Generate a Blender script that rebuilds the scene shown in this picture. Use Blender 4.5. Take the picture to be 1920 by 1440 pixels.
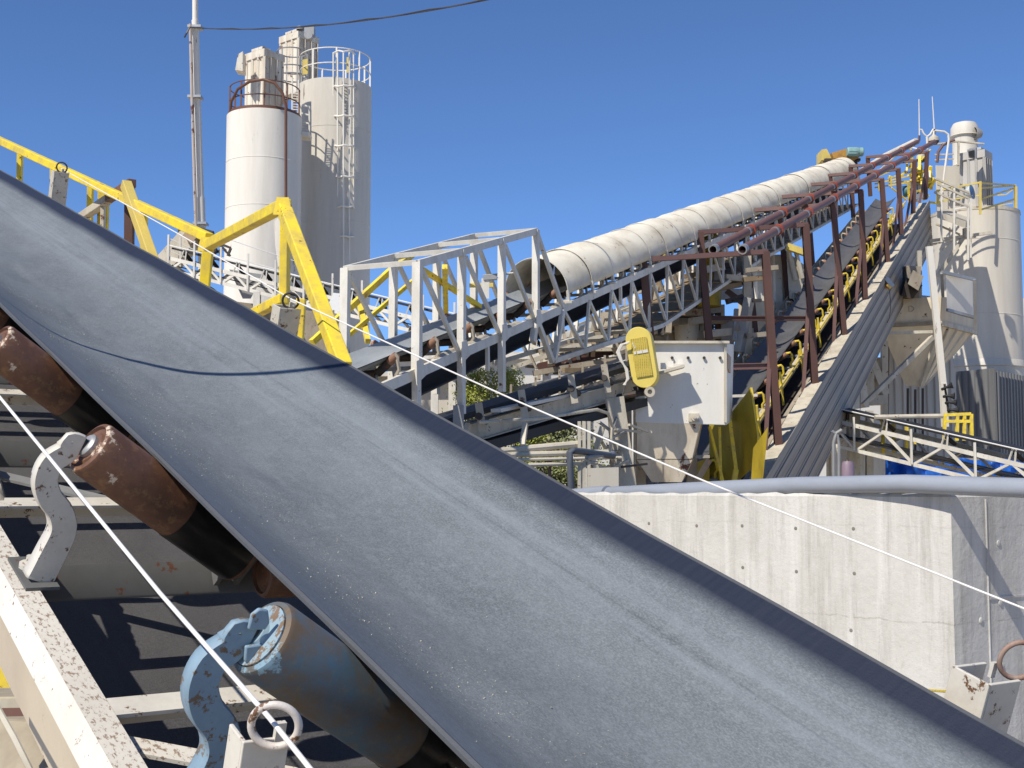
import bpy, math, random
from mathutils import Vector as V, Matrix
random.seed(7)
R = math.radians
for o in list(bpy.data.objects): bpy.data.objects.remove(o)
SC = bpy.context.scene; COL = SC.collection
# ---------------- camera, world, sun, exposure ----------------
H = 6.0; PITCH = R(4.6); F = 2400.0
cam_d = bpy.data.cameras.new('camera'); cam = bpy.data.objects.new('camera', cam_d); COL.objects.link(cam)
cam.location = (0, 0, H); cam.rotation_euler = (R(90) + PITCH, 0, 0)
cam_d.sensor_width = 36; cam_d.lens = 36 * F / 1920; cam_d.clip_start = 0.05; cam_d.clip_end = 6000
SC.camera = cam
SUN_AZ, SUN_EL = 39, 47      # degrees left of straight behind the camera, elevation
W = bpy.data.worlds.new('World'); SC.world = W; W.use_nodes = True
nt = W.node_tree; sky = nt.nodes.new('ShaderNodeTexSky'); sky.sky_type = 'NISHITA'
sky.sun_disc = False; sky.sun_elevation = R(SUN_EL); sky.sun_rotation = R(180 + SUN_AZ)
sky.air_density = 1.0; sky.dust_density = 0.0; sky.ozone_density = 9.0; sky.altitude = 4000
nt.nodes['Background'].inputs[1].default_value = 0.15
nt.links.new(sky.outputs[0], nt.nodes['Background'].inputs[0])
sd = bpy.data.lights.new('sun', 'SUN'); sun = bpy.data.objects.new('sun', sd); COL.objects.link(sun)
sd.energy = 5.0; sd.angle = R(0.53); sd.color = (1, .94, .83)
S = V((-math.sin(R(SUN_AZ)) * math.cos(R(SUN_EL)), -math.cos(R(SUN_AZ)) * math.cos(R(SUN_EL)), math.sin(R(SUN_EL))))
sun.rotation_euler = S.to_track_quat('Z', 'Y').to_euler(); sun.location = (-20, -20, 40)
SC.view_settings.view_transform = 'Standard'; SC.view_settings.look = 'None'
SC.view_settings.exposure = 0.08; SC.view_settings.gamma = 1
# ---------------- helpers ----------------
def ray(x, y):
    a, b, c = x - 960, 720 - y, F
    return V((a, c * math.cos(PITCH) - b * math.sin(PITCH), b * math.cos(PITCH) + c * math.sin(PITCH))) / F
def P(x, y, d): return V((0, 0, H)) + ray(x, y) * d
FWD = V((0, math.cos(PITCH), math.sin(PITCH)))
def depth(p): return (p - V((0, 0, H))).dot(FWD)
ID = Matrix.Identity(4)
FR = {}
def tag(o, label, cat, group=None, kind=None):
    if label: o['label'] = label
    if cat: o['category'] = cat
    if group: o['group'] = group
    if kind: o['kind'] = kind
    return o
def thing(name, label, cat, loc, group=None, M=None):
    o = bpy.data.objects.new(name, None); COL.objects.link(o); o.empty_display_size = .3
    M = M or Matrix.Translation(loc); o.matrix_world = M; FR[o] = M
    return tag(o, label, cat, group)
class MB:
    def __init__(s): s.v = []; s.f = []
    def add(s, vs, fs):
        n = len(s.v); s.v += [V(p) for p in vs]; s.f += [[i + n for i in f] for f in fs]; return s
    def hexa(s, c):   # 8 corners: bottom loop 0-3, top loop 4-7
        return s.add(c, [(0, 3, 2, 1), (4, 5, 6, 7), (0, 1, 5, 4), (1, 2, 6, 5), (2, 3, 7, 6), (3, 0, 4, 7)])
    def box(s, x0, x1, y0, y1, z0, z1):
        return s.hexa([(x0, y0, z0), (x1, y0, z0), (x1, y1, z0), (x0, y1, z0), (x0, y0, z1), (x1, y0, z1), (x1, y1, z1), (x0, y1, z1)])
    def frame(s, a, b, up):
        d = (b - a).normalized(); u = V(up)
        if abs(d.dot(u.normalized())) > .98: u = V((0, 1, 0)) if abs(d.y) < .9 else V((1, 0, 0))
        r = d.cross(u).normalized(); return d, r, r.cross(d)
    def beam(s, a, b, w, h=None, up=(0, 0, 1)):
        h = h or w; a = V(a); b = V(b); d, r, u = s.frame(a, b, up); c = []
        for p in (a, b):
            for i, j in ((-1, -1), (1, -1), (1, 1), (-1, 1)): c.append(p + r * w / 2 * i + u * h / 2 * j)
        return s.hexa(c)
    def prof(s, a, b, pts, up=(0, 0, 1), closed=True):   # extrude 2D profile (r,u)
        a = V(a); b = V(b); d, r, u = s.frame(a, b, up); n = len(pts)
        vs = [p + r * q[0] + u * q[1] for p in (a, b) for q in pts]
        fs = [(i, (i + 1) % n, n + (i + 1) % n, n + i) for i in range(n if closed else n - 1)]
        if closed: fs += [tuple(range(n - 1, -1, -1)), tuple(range(n, 2 * n))]
        return s.add(vs, fs)
    def angle(s, a, b, w, t=.008, up=(0, 0, 1), sx=1, sy=1):
        return s.prof(a, b, [(0, 0), (w * sx, 0), (w * sx, t * sy), (t * sx, t * sy), (t * sx, w * sy), (0, w * sy)], up)
    def ibeam(s, a, b, w, h, up=(0, 0, 1), t=.02):
        w2, h2, q = w / 2, h / 2, t / 2
        return s.prof(a, b, [(-w2, -h2), (w2, -h2), (w2, -h2 + t), (q, -h2 + t), (q, h2 - t), (w2, h2 - t), (w2, h2), (-w2, h2), (-w2, h2 - t), (-q, h2 - t), (-q, -h2 + t), (-w2, -h2 + t)], up)
    def channel(s, a, b, w, h, up=(0, 0, 1), t=.012, side=1):
        k = side
        return s.prof(a, b, [(0, -h / 2), (w * k, -h / 2), (w * k, -h / 2 + t), (t * k, -h / 2 + t), (t * k, h / 2 - t), (w * k, h / 2 - t), (w * k, h / 2), (0, h / 2)], up)
    def tube(s, pts, r, seg=8, closed=False, cap=True):
        pts = [V(p) for p in pts]; n = len(pts); vs = []; fs = []; pu = None
        for i, p in enumerate(pts):
            if closed: t = pts[(i + 1) % n] - pts[i - 1]
            else: t = pts[min(i + 1, n - 1)] - pts[max(i - 1, 0)]
            t.normalize()
            if pu is None: pu = V((0, 0, 1)) if abs(t.z) < .9 else V((1, 0, 0))
            u = (pu - t * pu.dot(t)).normalized(); pu = u; w = t.cross(u)
            rr = r[i] if isinstance(r, (list, tuple)) else r
            for k in range(seg):
                a = 2 * math.pi * k / seg; vs.append(p + (u * math.cos(a) + w * math.sin(a)) * rr)
        for i in range(n if closed else n - 1):
            j = (i + 1) % n
            for k in range(seg): fs.append((i * seg + k, i * seg + (k + 1) % seg, j * seg + (k + 1) % seg, j * seg + k))
        if cap and not closed: fs += [tuple(range(seg - 1, -1, -1)), tuple(range((n - 1) * seg, n * seg))]
        return s.add(vs, fs)
    def ring(s, c, ax, R0, r, seg=24, s2=8, a0=0, a1=360):
        c = V(c); ax = V(ax).normalized(); u = ax.orthogonal().normalized()
        if abs(ax.z) > .9: u = V((1, 0, 0))
        w = ax.cross(u); full = a1 - a0 >= 360; n = seg if full else seg + 1
        pts = [c + (u * math.cos(R(a0 + (a1 - a0) * i / seg)) + w * math.sin(R(a0 + (a1 - a0) * i / seg))) * R0 for i in range(n)]
        return s.tube(pts, r, s2, closed=full)
    def lathe(s, base, ax, prof, seg=32):   # prof: list of (radius, height along axis)
        base = V(base); ax = V(ax).normalized(); u = V((1, 0, 0)) if abs(ax.z) > .9 else ax.cross(V((0, 0, 1))).normalized(); w = ax.cross(u)
        vs = []; fs = []; m = len(prof)
        for (r, h) in prof:
            for k in range(seg):
                a = 2 * math.pi * k / seg; vs.append(base + ax * h + (u * math.cos(a) + w * math.sin(a)) * max(r, 1e-4))
        for i in range(m - 1):
            for k in range(seg): fs.append((i * seg + k, i * seg + (k + 1) % seg, (i + 1) * seg + (k + 1) % seg, (i + 1) * seg + k))
        return s.add(vs, fs)
    def poly(s, pts, th, n=None):   # flat polygon with thickness th
        pts = [V(p) for p in pts]
        n = V(n) if n else (pts[1] - pts[0]).cross(pts[2] - pts[0]).normalized()
        m = len(pts); vs = pts + [p + n * th for p in pts]
        fs = [tuple(range(m - 1, -1, -1)), tuple(range(m, 2 * m))] + [(i, (i + 1) % m, m + (i + 1) % m, m + i) for i in range(m)]
        return s.add(vs, fs)
    def grid(s, rows):
        n = len(rows[0]); vs = [p for r in rows for p in r]
        fs = [(i * n + j, i * n + j + 1, (i + 1) * n + j + 1, (i + 1) * n + j) for i in range(len(rows) - 1) for j in range(n - 1)]
        return s.add(vs, fs)
    def build(s, name, mat, parent=None, local=False, smooth=True, solid=0, bevel=0, label=None):
        me = bpy.data.meshes.new(name); vs = s.v
        root = parent
        while root is not None and root not in FR: root = root.parent
        if root is not None and not local:
            Mi = FR[root].inverted(); vs = [Mi @ p for p in vs]
        c0 = V((0, 0, 0))
        if parent is None:     # a thing that is one mesh: origin at its base centre
            c0 = sum(vs, V((0, 0, 0))) / len(vs); c0.z = min(p.z for p in vs); vs = [p - c0 for p in vs]
        me.from_pydata([tuple(p) for p in vs], [], s.f); me.update()
        if smooth:
            me.polygons.foreach_set('use_smooth', [True] * len(me.polygons))
            me.set_sharp_from_angle(angle=R(38))
        me.materials.append(mat)
        o = bpy.data.objects.new(name, me); COL.objects.link(o); o.location = c0
        if parent is not None: o.parent = parent
        if solid: m = o.modifiers.new('solid', 'SOLIDIFY'); m.thickness = solid; m.offset = 0
        if bevel: m = o.modifiers.new('bevel', 'BEVEL'); m.width = bevel; m.segments = 2; m.limit_method = 'ANGLE'; m.angle_limit = R(40)
        if label: o['label'] = label
        return o
def copy_tree(o, parent=None, loc=None):
    c = o.copy(); COL.objects.link(c)
    if parent is not None: c.parent = parent
    if loc is not None: c.location = loc
    for ch in list(o.children): copy_tree(ch, c)
    return c
# ---------------- materials ----------------
def lin(r, g, b):
    f = lambda c: (c / 255 / 12.92) if c / 255 <= .04045 else ((c / 255 + .055) / 1.055) ** 2.4
    return (f(r), f(g), f(b), 1)
class NT:
    def __init__(s, name):
        s.m = bpy.data.materials.new(name); s.m.use_nodes = True; s.t = s.m.node_tree; s.b = s.t.nodes['Principled BSDF']
        s.co = s.n('TexCoord').outputs['Object']
    def n(s, t, **k):
        nd = s.t.nodes.new('ShaderNode' + t)
        for a, b in k.items(): setattr(nd, a, b)
        return nd
    def l(s, a, b): s.t.links.new(a, b)
    def noise(s, scale, detail=5, rough=.6, sq=(1, 1, 1), dist=0, off=(0, 0, 0)):
        mp = s.n('Mapping'); mp.inputs['Scale'].default_value = sq; mp.inputs['Location'].default_value = off; s.l(s.co, mp.inputs[0])
        nz = s.n('TexNoise'); nz.inputs['Scale'].default_value = scale; nz.inputs['Detail'].default_value = detail
        nz.inputs['Roughness'].default_value = rough; nz.inputs['Distortion'].default_value = dist; s.l(mp.outputs[0], nz.inputs['Vector']); return nz.outputs['Fac']
    def ramp(s, fac, a, b, va=0, vb=1):
        r = s.n('MapRange'); r.inputs['From Min'].default_value = a; r.inputs['From Max'].default_value = b
        r.inputs['To Min'].default_value = va; r.inputs['To Max'].default_value = vb; s.l(fac, r.inputs['Value']); return r.outputs[0]
    def mix(s, fac, a, b):
        m = s.n('Mix', data_type='RGBA')
        for v, i in ((fac, 0), (a, 6), (b, 7)):
            if isinstance(v, (int, float)): m.inputs[i].default_value = v
            elif isinstance(v, tuple): m.inputs[i].default_value = v
            else: s.l(v, m.inputs[i])
        return m.outputs[2]
    def math(s, op, a, b=0.0):
        m = s.n('Math', operation=op)
        for v, i in ((a, 0), (b, 1)):
            if isinstance(v, (int, float)): m.inputs[i].default_value = v
            else: s.l(v, m.inputs[i])
        return m.outputs[0]
    def bump(s, h, st, dist=.01):
        b = s.n('Bump'); b.inputs['Strength'].default_value = st; b.inputs['Distance'].default_value = dist; s.l(h, b.inputs['Height']); s.l(b.outputs[0], s.b.inputs['Normal'])
def paint(name, base, dirt=None, da=.5, rust=None, ra=0, rs=9, rough=.55, metal=0, ds=3, sq=(1, 1, .35), bump=.15, fine=40, rsq=(1, 1, 1), speck=.12):
    m = NT(name); dirt = dirt or tuple(c * .45 for c in base[:3]) + (1,)
    c = m.mix(m.ramp(m.noise(ds, 6, .65, sq), .42, .72, 0, da), base, dirt)
    fn = m.noise(fine, 3, .6)
    c = m.mix(m.ramp(fn, .3, .7, 0, speck), c, dirt)
    if rust:
        rm = m.ramp(m.noise(rs, 8, .72, rsq, off=(3, 1, 7)), .675 - ra * .3, .71 - ra * .3)
        rc = m.mix(m.noise(rs * 5, 4), rust, tuple(q * .4 for q in rust[:3]) + (1,))
        c = m.mix(rm, c, rc)
    m.l(c, m.b.inputs['Base Color']); m.b.inputs['Roughness'].default_value = rough; m.b.inputs['Metallic'].default_value = metal
    if bump: m.bump(m.noise(fine, 4, .6), bump, .0015)
    return m.m
RUST = (.17, .06, .028, 1)
white = paint('white_steel_paint', (.68, .65, .58, 1), (.28, .24, .18, 1), .45, RUST, .12, 6, .5)
cream = paint('cream_steel_paint', (.56, .51, .41, 1), (.22, .18, .12, 1), .55, RUST, .2, 7, .6)
dusty = paint('dusty_steel', (.36, .31, .24, 1), (.16, .13, .09, 1), .7, RUST, .25, 7, .85)
grey = paint('grey_steel', (.33, .33, .33, 1), (.15, .14, .12, 1), .5, RUST, .1, 8, .5, .2)
galv = paint('galvanised_metal', (.42, .42, .42, 1), (.22, .21, .2, 1), .5, None, 0, 8, .45, .55)
yellow = paint('yellow_paint', (.86, .65, .03, 1), (.46, .34, .12, 1), .9, RUST, .20, 12, .6, 0, 7, (1, 1, 1), .2, 60)
palyel = paint('pale_yellow_guard', (.84, .66, .14, 1), (.55, .42, .12, 1), .3, RUST, .02, 5, .5)
yellowf = paint('faded_yellow_paint', (.70, .54, .13, 1), (.35, .27, .1, 1), .5, RUST, .12, 9, .55)
olive = paint('dirty_yellow_panel', (.42, .31, .02, 1), (.15, .11, .02, 1), .6, RUST, .15, 7, .6)
redox = paint('red_oxide_paint', (.105, .048, .036, 1), (.055, .03, .025, 1), .5, RUST, .2, 9, .6)
redoxl = paint('red_pipe_paint', (.165, .085, .07, 1), (.10, .055, .05, 1), .5, RUST, .2, 9, .55)
orange = paint('orange_coupling', (.36, .075, .035, 1), None, .4, None, 0)
silo = paint('silo_paint', (.74, .70, .62, 1), (.50, .46, .39, 1), .6, (.30, .20, .13, 1), .13, 2.2, .6, 0, .9, (1, 1, .10), .05, 8, (1, 1, .12), speck=.05)
silog = paint('grey_beige_silo_paint', (.62, .58, .50, 1), (.42, .38, .32, 1), .7, (.28, .2, .14, 1), .12, 2.0, .6, 0, .8, (1, 1, .10), .05, 8, (1, 1, .12), speck=.05)
hoodm = paint('ivory_hood_paint', (.68, .635, .53, 1), (.34, .28, .20, 1), .65, (.30, .2, .12, 1), .16, 4, .55, 0, 1.6, (1, .5, 1), .08, 20)
bin_m = paint('beige_bin_paint', (.76, .66, .49, 1), (.22, .18, .12, 1), .5, RUST, .14, 2, .65, 0, .9, (1, 1, .25))
hopw = paint('white_hopper_paint', (.80, .77, .70, 1), (.55, .49, .40, 1), .6, RUST, .08, 3, .5, 0, .8, (1, 1, .2))
hopd = paint('stained_hopper_paint', (.78, .68, .52, 1), (.24, .17, .09, 1), .9, RUST, .22, 1.6, .7, 0, 1.1, (1, 1, .2))
black = paint('black_rubber', (.014, .014, .016, 1), (.03, .03, .032, 1), .5, None, 0, 8, .6)
darkm = paint('dark_machinery', (.035, .03, .028, 1), (.08, .065, .05, 1), .6, RUST, .3, 8, .7)
teal = paint('teal_motor_paint', (.25, .42, .40, 1), (.15, .2, .19, 1), .5, None, 0)
blue = paint('blue_tarp', (.012, .10, .42, 1), (.008, .05, .2, 1), .5, None, 0, 8, .4)
ropem = paint('white_rope_sheath', (.80, .78, .75, 1), (.5, .48, .44, 1), .4, None, 0, 8, .5)
cablem = paint('dark_cable', (.06, .06, .065, 1), None, .3, None, 0, 8, .5)
pvc = paint('grey_pipe_plastic', (.30, .325, .37, 1), (.20, .21, .24, 1), .6, None, 0, 8, .38, 0, 2.5, (.3, .3, 1), .05)
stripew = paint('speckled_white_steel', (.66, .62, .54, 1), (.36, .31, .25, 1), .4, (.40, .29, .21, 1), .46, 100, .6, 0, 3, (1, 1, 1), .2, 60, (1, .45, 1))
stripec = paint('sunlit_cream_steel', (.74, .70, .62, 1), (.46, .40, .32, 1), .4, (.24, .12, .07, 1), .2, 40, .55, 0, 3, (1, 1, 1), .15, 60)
stringr = stripec
def roller_mat(name, a, b, c, worn, x0, x1, th):
    m = NT(name); sep = m.n('SeparateXYZ'); m.l(m.co, sep.inputs[0])
    col = m.mix(m.ramp(m.noise(9, 7, .7), .38, .62), a, b)
    col = m.mix(m.ramp(m.noise(30, 7, .75, off=(2, 5, 1)), .52, .66, 0, .45), col, c)
    end = m.ramp(sep.outputs[0], x0, x1, 1, 0)
    w = m.ramp(m.math('ADD', m.noise(13, 8, .75, off=(9, 2, 4)), m.math('MULTIPLY', end, .16)), th, th + .03)
    col = m.mix(w, col, worn); m.l(col, m.b.inputs['Base Color'])  # pale outer-end patches: worn paint, with sunlight on the cap coloured in
    m.b.inputs['Roughness'].default_value = .6; m.bump(m.noise(90, 5, .7), .35, .0012); return m.m
rollr = roller_mat('rusty_roller_steel', (.165, .075, .042, 1), (.10, .046, .028, 1), (.36, .20, .08, 1), (.55, .44, .34, 1), -.665, -.60, .70)
rollb = roller_mat('blue_roller_paint', (.13, .09, .055, 1), (.07, .125, .17, 1), (.20, .145, .07, 1), (.20, .32, .40, 1), -.665, -.64, .72)
capb = paint('blue_cap_paint', (.26, .36, .42, 1), (.15, .2, .22, 1), .5, (.26, .17, .10, 1), .60, 22, .5, 0, 9, (1, 1, 1), .3, 80)
brkb = paint('chipped_blue_paint', (.22, .32, .40, 1), (.13, .2, .26, 1), .6, (.24, .17, .11, 1), .42, 26, .6, 0, 9, (1, 1, 1), .3, 80)
brkw = paint('chipped_white_paint', (.64, .60, .52, 1), (.4, .36, .3, 1), .5, (.2, .10, .045, 1), .34, 26, .45, 0, 9, (1, 1, 1), .25, 80)
steelb = paint('worn_black_steel', (.05, .047, .045, 1), (.02, .02, .02, 1), .5, None, 0, 8, .28, .8, 14, (1, 1, 1), .05)
gritm = paint('caked_grit', (.42, .38, .31, 1), (.24, .2, .15, 1), .7, None, 0, 8, .95, 0, 12, (1, 1, 1), 1.0, 40)
barkm = paint('bark', (.12, .09, .06, 1), None, .5, None, 0)
roofm = paint('building_wall', (.62, .61, .58, 1), (.42, .40, .37, 1), .5, None, 0, 8, .7, 0, .25)
lampg = paint('pale_lamp_enamel', (.62, .64, .6, 1), None, .3, None, 0, 8, .35)
dimglass = paint('blue_grey_reflector', (.22, .27, .31, 1), None, .3, None, 0, 8, .25, .6)
def belt_mat(name, center, edge, half, gritty=True, spec=.5):
    m = NT(name); sep = m.n('SeparateXYZ'); m.l(m.co, sep.inputs[0]); ax = m.math('ABSOLUTE', sep.outputs[0])
    wob = m.math('MULTIPLY', m.math('SUBTRACT', m.noise(3, 4, .6, (1, .35, 1)), .5), .03)
    axw = m.math('ADD', sep.outputs[0], wob)
    ef = m.ramp(axw, half * .83, half * .91)
    c = m.mix(m.ramp(m.noise(2.4, 7, .68, (1.3, .5, 1)), .34, .66), center, tuple(q * .60 for q in center[:3]) + (1,))
    st = m.noise(60, 3, .6, (1, .04, 1)); c = m.mix(m.ramp(st, .45, .75, 0, .35), c, tuple(q * .6 for q in center[:3]) + (1,))
    fn = m.noise(260, 4, .75, (1, .5, 1)); c = m.mix(m.ramp(fn, .42, .72, 0, .75), c, tuple(min(1, q * 1.6) for q in center[:3]) + (1,))
    if gritty:
        bl = m.ramp(m.noise(38, 8, .8, (1, .6, 1), off=(5, 5, 5)), .50, .66, 0, .42); c = m.mix(bl, c, tuple(min(1, q * 1.5) for q in center[:3]) + (1,))
        sc_ = m.ramp(m.noise(14, 9, .8, (1.4, .3, 1), 1.2, off=(1, 8, 2)), .60, .66, 0, .3); c = m.mix(sc_, c, tuple(q * .55 for q in center[:3]) + (1,))
        sh2 = m.noise(26, 4, .6, (1, .03, 1), off=(3, 3, 3)); lb = m.math('MULTIPLY', m.ramp(m.math('ABSOLUTE', m.math('SUBTRACT', sep.outputs[0], .33)), .03, .12, 1, 0), m.ramp(sh2, .42, .62, 0, .38)); c = m.mix(lb, c, (.235, .262, .29, 1))
        # dust speckle bands that follow the trough folds, and worn line near the far side
        band = m.ramp(m.math('ABSOLUTE', m.math('ADD', sep.outputs[0], .16)), .02, .22, 1, 0)
        sp = m.ramp(m.noise(230, 2, .9), .645, .68); sp2 = m.math('MULTIPLY', sp, m.math('MULTIPLY', band, m.ramp(m.noise(5, 3), .4, .6)))
        c = m.mix(sp2, c, (.62, .58, .40, 1))
        ln = m.ramp(m.math('ABSOLUTE', m.math('SUBTRACT', m.math('ADD', sep.outputs[0], m.math('MULTIPLY', wob, .15)), .335)), .001, .004, .2, 0)
        c = m.mix(m.math('MULTIPLY', ln, m.ramp(m.noise(6, 3, .6, (.1, 1, .1)), .35, .55)), c, edge)
        l2 = m.ramp(m.math('ABSOLUTE', m.math('SUBTRACT', sep.outputs[0], .355)), .004, .05, .16, 0)
        c = m.mix(m.math('MULTIPLY', l2, m.ramp(st, .4, .6)), c, tuple(min(1, q * 1.7) for q in center[:3]) + (1,))
    c = m.mix(m.math('MULTIPLY', ef, m.ramp(m.noise(70, 4, .6, (.12, 1, .12)), .3, .7, 1, .95)), c, edge)
    m.l(c, m.b.inputs['Base Color']); m.b.inputs['Roughness'].default_value = .5
    m.b.inputs['Specular IOR Level'].default_value = spec
    m.bump(m.math('ADD', fn, m.math('MULTIPLY', st, .3)), .25, .003)
    return m.m
beltm = belt_mat('worn_grey_belt', (.152, .167, .178, 1), (.012, .017, .034, 1), .515, True, .35)
belt2 = belt_mat('distant_grey_belt', (.30, .32, .33, 1), (.2, .21, .22, 1), .43, False)
belt3 = belt_mat('steep_grey_belt', (.10, .10, .105, 1), (.07, .07, .075, 1), .43, False)
retm = belt_mat('smooth_return_belt', (.085, .082, .085, 1), (.05, .05, .05, 1), .6, False, .3)
edgem = paint('belt_edge_rubber', (.075, .08, .09, 1), (.05, .05, .055, 1), .5, None, 0, 8, .6, 0, 20, (1, .2, 1), .6, 120)
def conc_mat():
    m = NT('board_marked_concrete')
    c = m.mix(m.ramp(m.noise(.9, 7, .65, (1, 1, .5)), .35, .7), (.585, .565, .525, 1), (.46, .44, .395, 1))
    c = m.mix(m.ramp(m.noise(7, 5, .6, (1, 1, .06)), .52, .74, 0, .5), c, (.72, .70, .66, 1))
    c = m.mix(m.ramp(m.noise(4.5, 7, .72, (1, 1, .09), off=(4, 2, 0)), .50, .70, 0, .75), c, (.30, .28, .245, 1))
    c = m.mix(m.ramp(m.noise(34, 4, .8), .60, .70, 0, .45), c, (.28, .26, .22, 1))
    c = m.mix(m.ramp(m.noise(5, 8, .75, (1.5, 1.5, .5), .8, off=(7, 3, 9)), .60, .68, 0, .4), c, (.36, .34, .29, 1))
    sp_ = m.n('SeparateXYZ'); m.l(m.co, sp_.inputs[0]); zc_ = m.math('ADD', sp_.outputs[2], m.math('MULTIPLY', m.math('SUBTRACT', m.noise(2.5, 6, .7), .5), .12))
    for zz_, st_ in ((4.72, .4), (5.62, .15)):
        ln_ = m.ramp(m.math('ABSOLUTE', m.math('SUBTRACT', zc_, zz_)), .002, .010, st_, 0); c = m.mix(m.math('MULTIPLY', ln_, m.ramp(m.noise(4, 5, .7, off=(2, 2, 6)), .42, .55)), c, (.22, .20, .16, 1))
    xw = m.math('ADD', sp_.outputs[0], m.math('MULTIPLY', m.math('SUBTRACT', m.noise(1.5, 6, .7, off=(0, 4, 1)), .5), .10))
    for xx_ in (-1.15, -2.9): c = m.mix(m.ramp(m.math('ABSOLUTE', m.math('SUBTRACT', xw, xx_)), .003, .02, .35, 0), c, (.40, .38, .33, 1))
    m.l(c, m.b.inputs['Base Color']); m.b.inputs['Roughness'].default_value = .9
    m.bump(m.math('ADD', m.noise(12, 7, .7), m.math('MULTIPLY', m.noise(2, 2), 1.5)), .5, .02); return m.m
conc = conc_mat()
def ground_mat():
    m = NT('gravel_ground'); c = m.mix(m.ramp(m.noise(.15, 8, .7), .35, .65), (.50, .42, .31, 1), (.36, .30, .22, 1))
    c = m.mix(m.ramp(m.noise(14, 5, .8), .45, .7, 0, .6), c, (.42, .38, .31, 1))
    m.l(c, m.b.inputs['Base Color']); m.b.inputs['Roughness'].default_value = .95; m.bump(m.noise(14, 6, .8), .6, .03); return m.m
groundm = ground_mat()
def leaf_mat(name, a, b):
    m = NT(name); c = m.mix(m.ramp(m.noise(2.5, 4), .3, .7), a, b); m.l(c, m.b.inputs['Base Color']); m.b.inputs['Roughness'].default_value = .6
    m.b.inputs['Subsurface Weight'].default_value = .0; return m.m
leafy = leaf_mat('yellow_green_leaves', (.38, .38, .06, 1), (.20, .25, .04, 1)); leafg = leaf_mat('olive_leaves', (.26, .27, .11, 1), (.13, .16, .05, 1))
def mesh_mat(name, col, dark, sc=60):   # expanded metal with woven look
    m = NT(name); mp = m.n('Mapping'); mp.inputs['Rotation'].default_value = (0, 0, R(45)); m.l(m.co, mp.inputs[0])
    ck = m.n('TexVoronoi'); ck.inputs['Scale'].default_value = sc; ck.inputs['Randomness'].default_value = .15; m.l(mp.outputs[0], ck.inputs['Vector'])
    c = m.mix(m.ramp(ck.outputs['Distance'], .2, .45), dark, col); m.l(c, m.b.inputs['Base Color']); m.b.inputs['Roughness'].default_value = .6; return m.m
ymesh = mesh_mat('yellow_expanded_metal', (.62, .47, .08, 1), (.22, .16, .02, 1), 34)
# ================= SETTING =================
g = MB(); g.add([(-3000, -3000, 0), (3000, -3000, 0), (3000, 3000, 0), (-3000, 3000, 0)], [(0, 1, 2, 3)])
tag(g.build('ground', groundm, smooth=False), None, None, kind='structure')
# ================= foreground conveyor =================
def frame_of(vx, vy, x0, z0):
    D = ray(vx, vy).normalized(); L = V((D.y, -D.x, 0)).normalized(); N = L.cross(D)
    O = V((0, 0, H)) + L * x0 + N * z0
    return Matrix(((L.x, D.x, N.x, O.x), (L.y, D.y, N.y, O.y), (L.z, D.z, N.z, O.z), (0, 0, 0, 1)))
MF = frame_of(-614, -26, 1.515, -1.085); MFi = MF.inverted()
def onplane(Mi, x, y, yl):     # pixel ray meets the cross-section plane at distance yl along a conveyor
    o = Mi @ V((0, 0, H)); r = Mi.to_3x3() @ ray(x, y); return o + r * ((yl - o.y) / r.y)
def onx(Mi, x, y, xl):
    o = Mi @ V((0, 0, H)); r = Mi.to_3x3() @ ray(x, y); return o + r * ((xl - o.x) / r.x)
fc = thing('belt_conveyor', 'wide grey rubber belt conveyor sloping across the foreground on rusty trough rollers', 'conveyor', None, M=MF)
PI = math.pi; SP = 1.06; Y0 = 1.80
def bprof(x, e, half=.515, hinge=.205, sl=.71):
    g = lambda t: sl * (math.sqrt((t - hinge) ** 2 + e * e) + (t - hinge)) / 2
    return g(abs(x)) - g(half) + sl * (half - hinge)
def belt_mesh(ys, half=.515, nx=44, th=.013, sag=.012, y0=Y0, sp=SP, sc=1.0):
    top = []; m = MB()
    for y in ys:
        q = math.sin(PI * (y - y0) / sp) ** 2; e = (.13 + .10 * q) * sc
        row = []
        for i in range(nx + 1):
            x = -half + 2 * half * i / nx
            z = bprof(x, e, half, half * .398) - sag * q * (1 - (x / half) ** 2) - .003 * q
            if sc == 1.001:
                yy = (y - .60) % 1.25 - 0.0; yy = yy if yy < .625 else yy - 1.25
                z += .013 * math.exp(-((x + .03) / .11) ** 2) * (math.exp(-(yy / .045) ** 2) if yy < 0 else math.exp(-(yy / .30) ** 2)) + .004 * math.exp(-((x + .1) / .3) ** 2) * math.sin(yy * 5)
            row.append(V((x, y, z)))
        top.append(row)
    m.grid(top); m.grid([[p + V((0, 0, -th)) for p in reversed(r)] for r in top]); return m, top
ys = [-3 + .03 * i for i in range(int(14 / .03))] + [11 + .5 * i for i in range(60)]
m, top = belt_mesh(ys, nx=60, sc=1.001); m.build('carrying_belt', beltm, fc, True)
ed = MB()
for s_ in (0, -1):
    pts = [r[s_] + V((0, 0, -.0065)) for r in top]; sg = -1 if s_ == 0 else 1
    ed.tube(pts, .0072, 6)
ed.build('belt_edge', edgem, fc, True)
m = MB(); rr = []
for i in range(90):
    y = -3 + i * .5; rr.append([V((x, y, -.60 - .012 * math.sin(PI * y / 3) ** 2)) for x in [-.60 + .05 * k for k in range(25)]])
m.grid(rr); m.build('return_belt', retm, fc, True, solid=.012)
rnd = random.Random(31); gm_ = MB()
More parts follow.
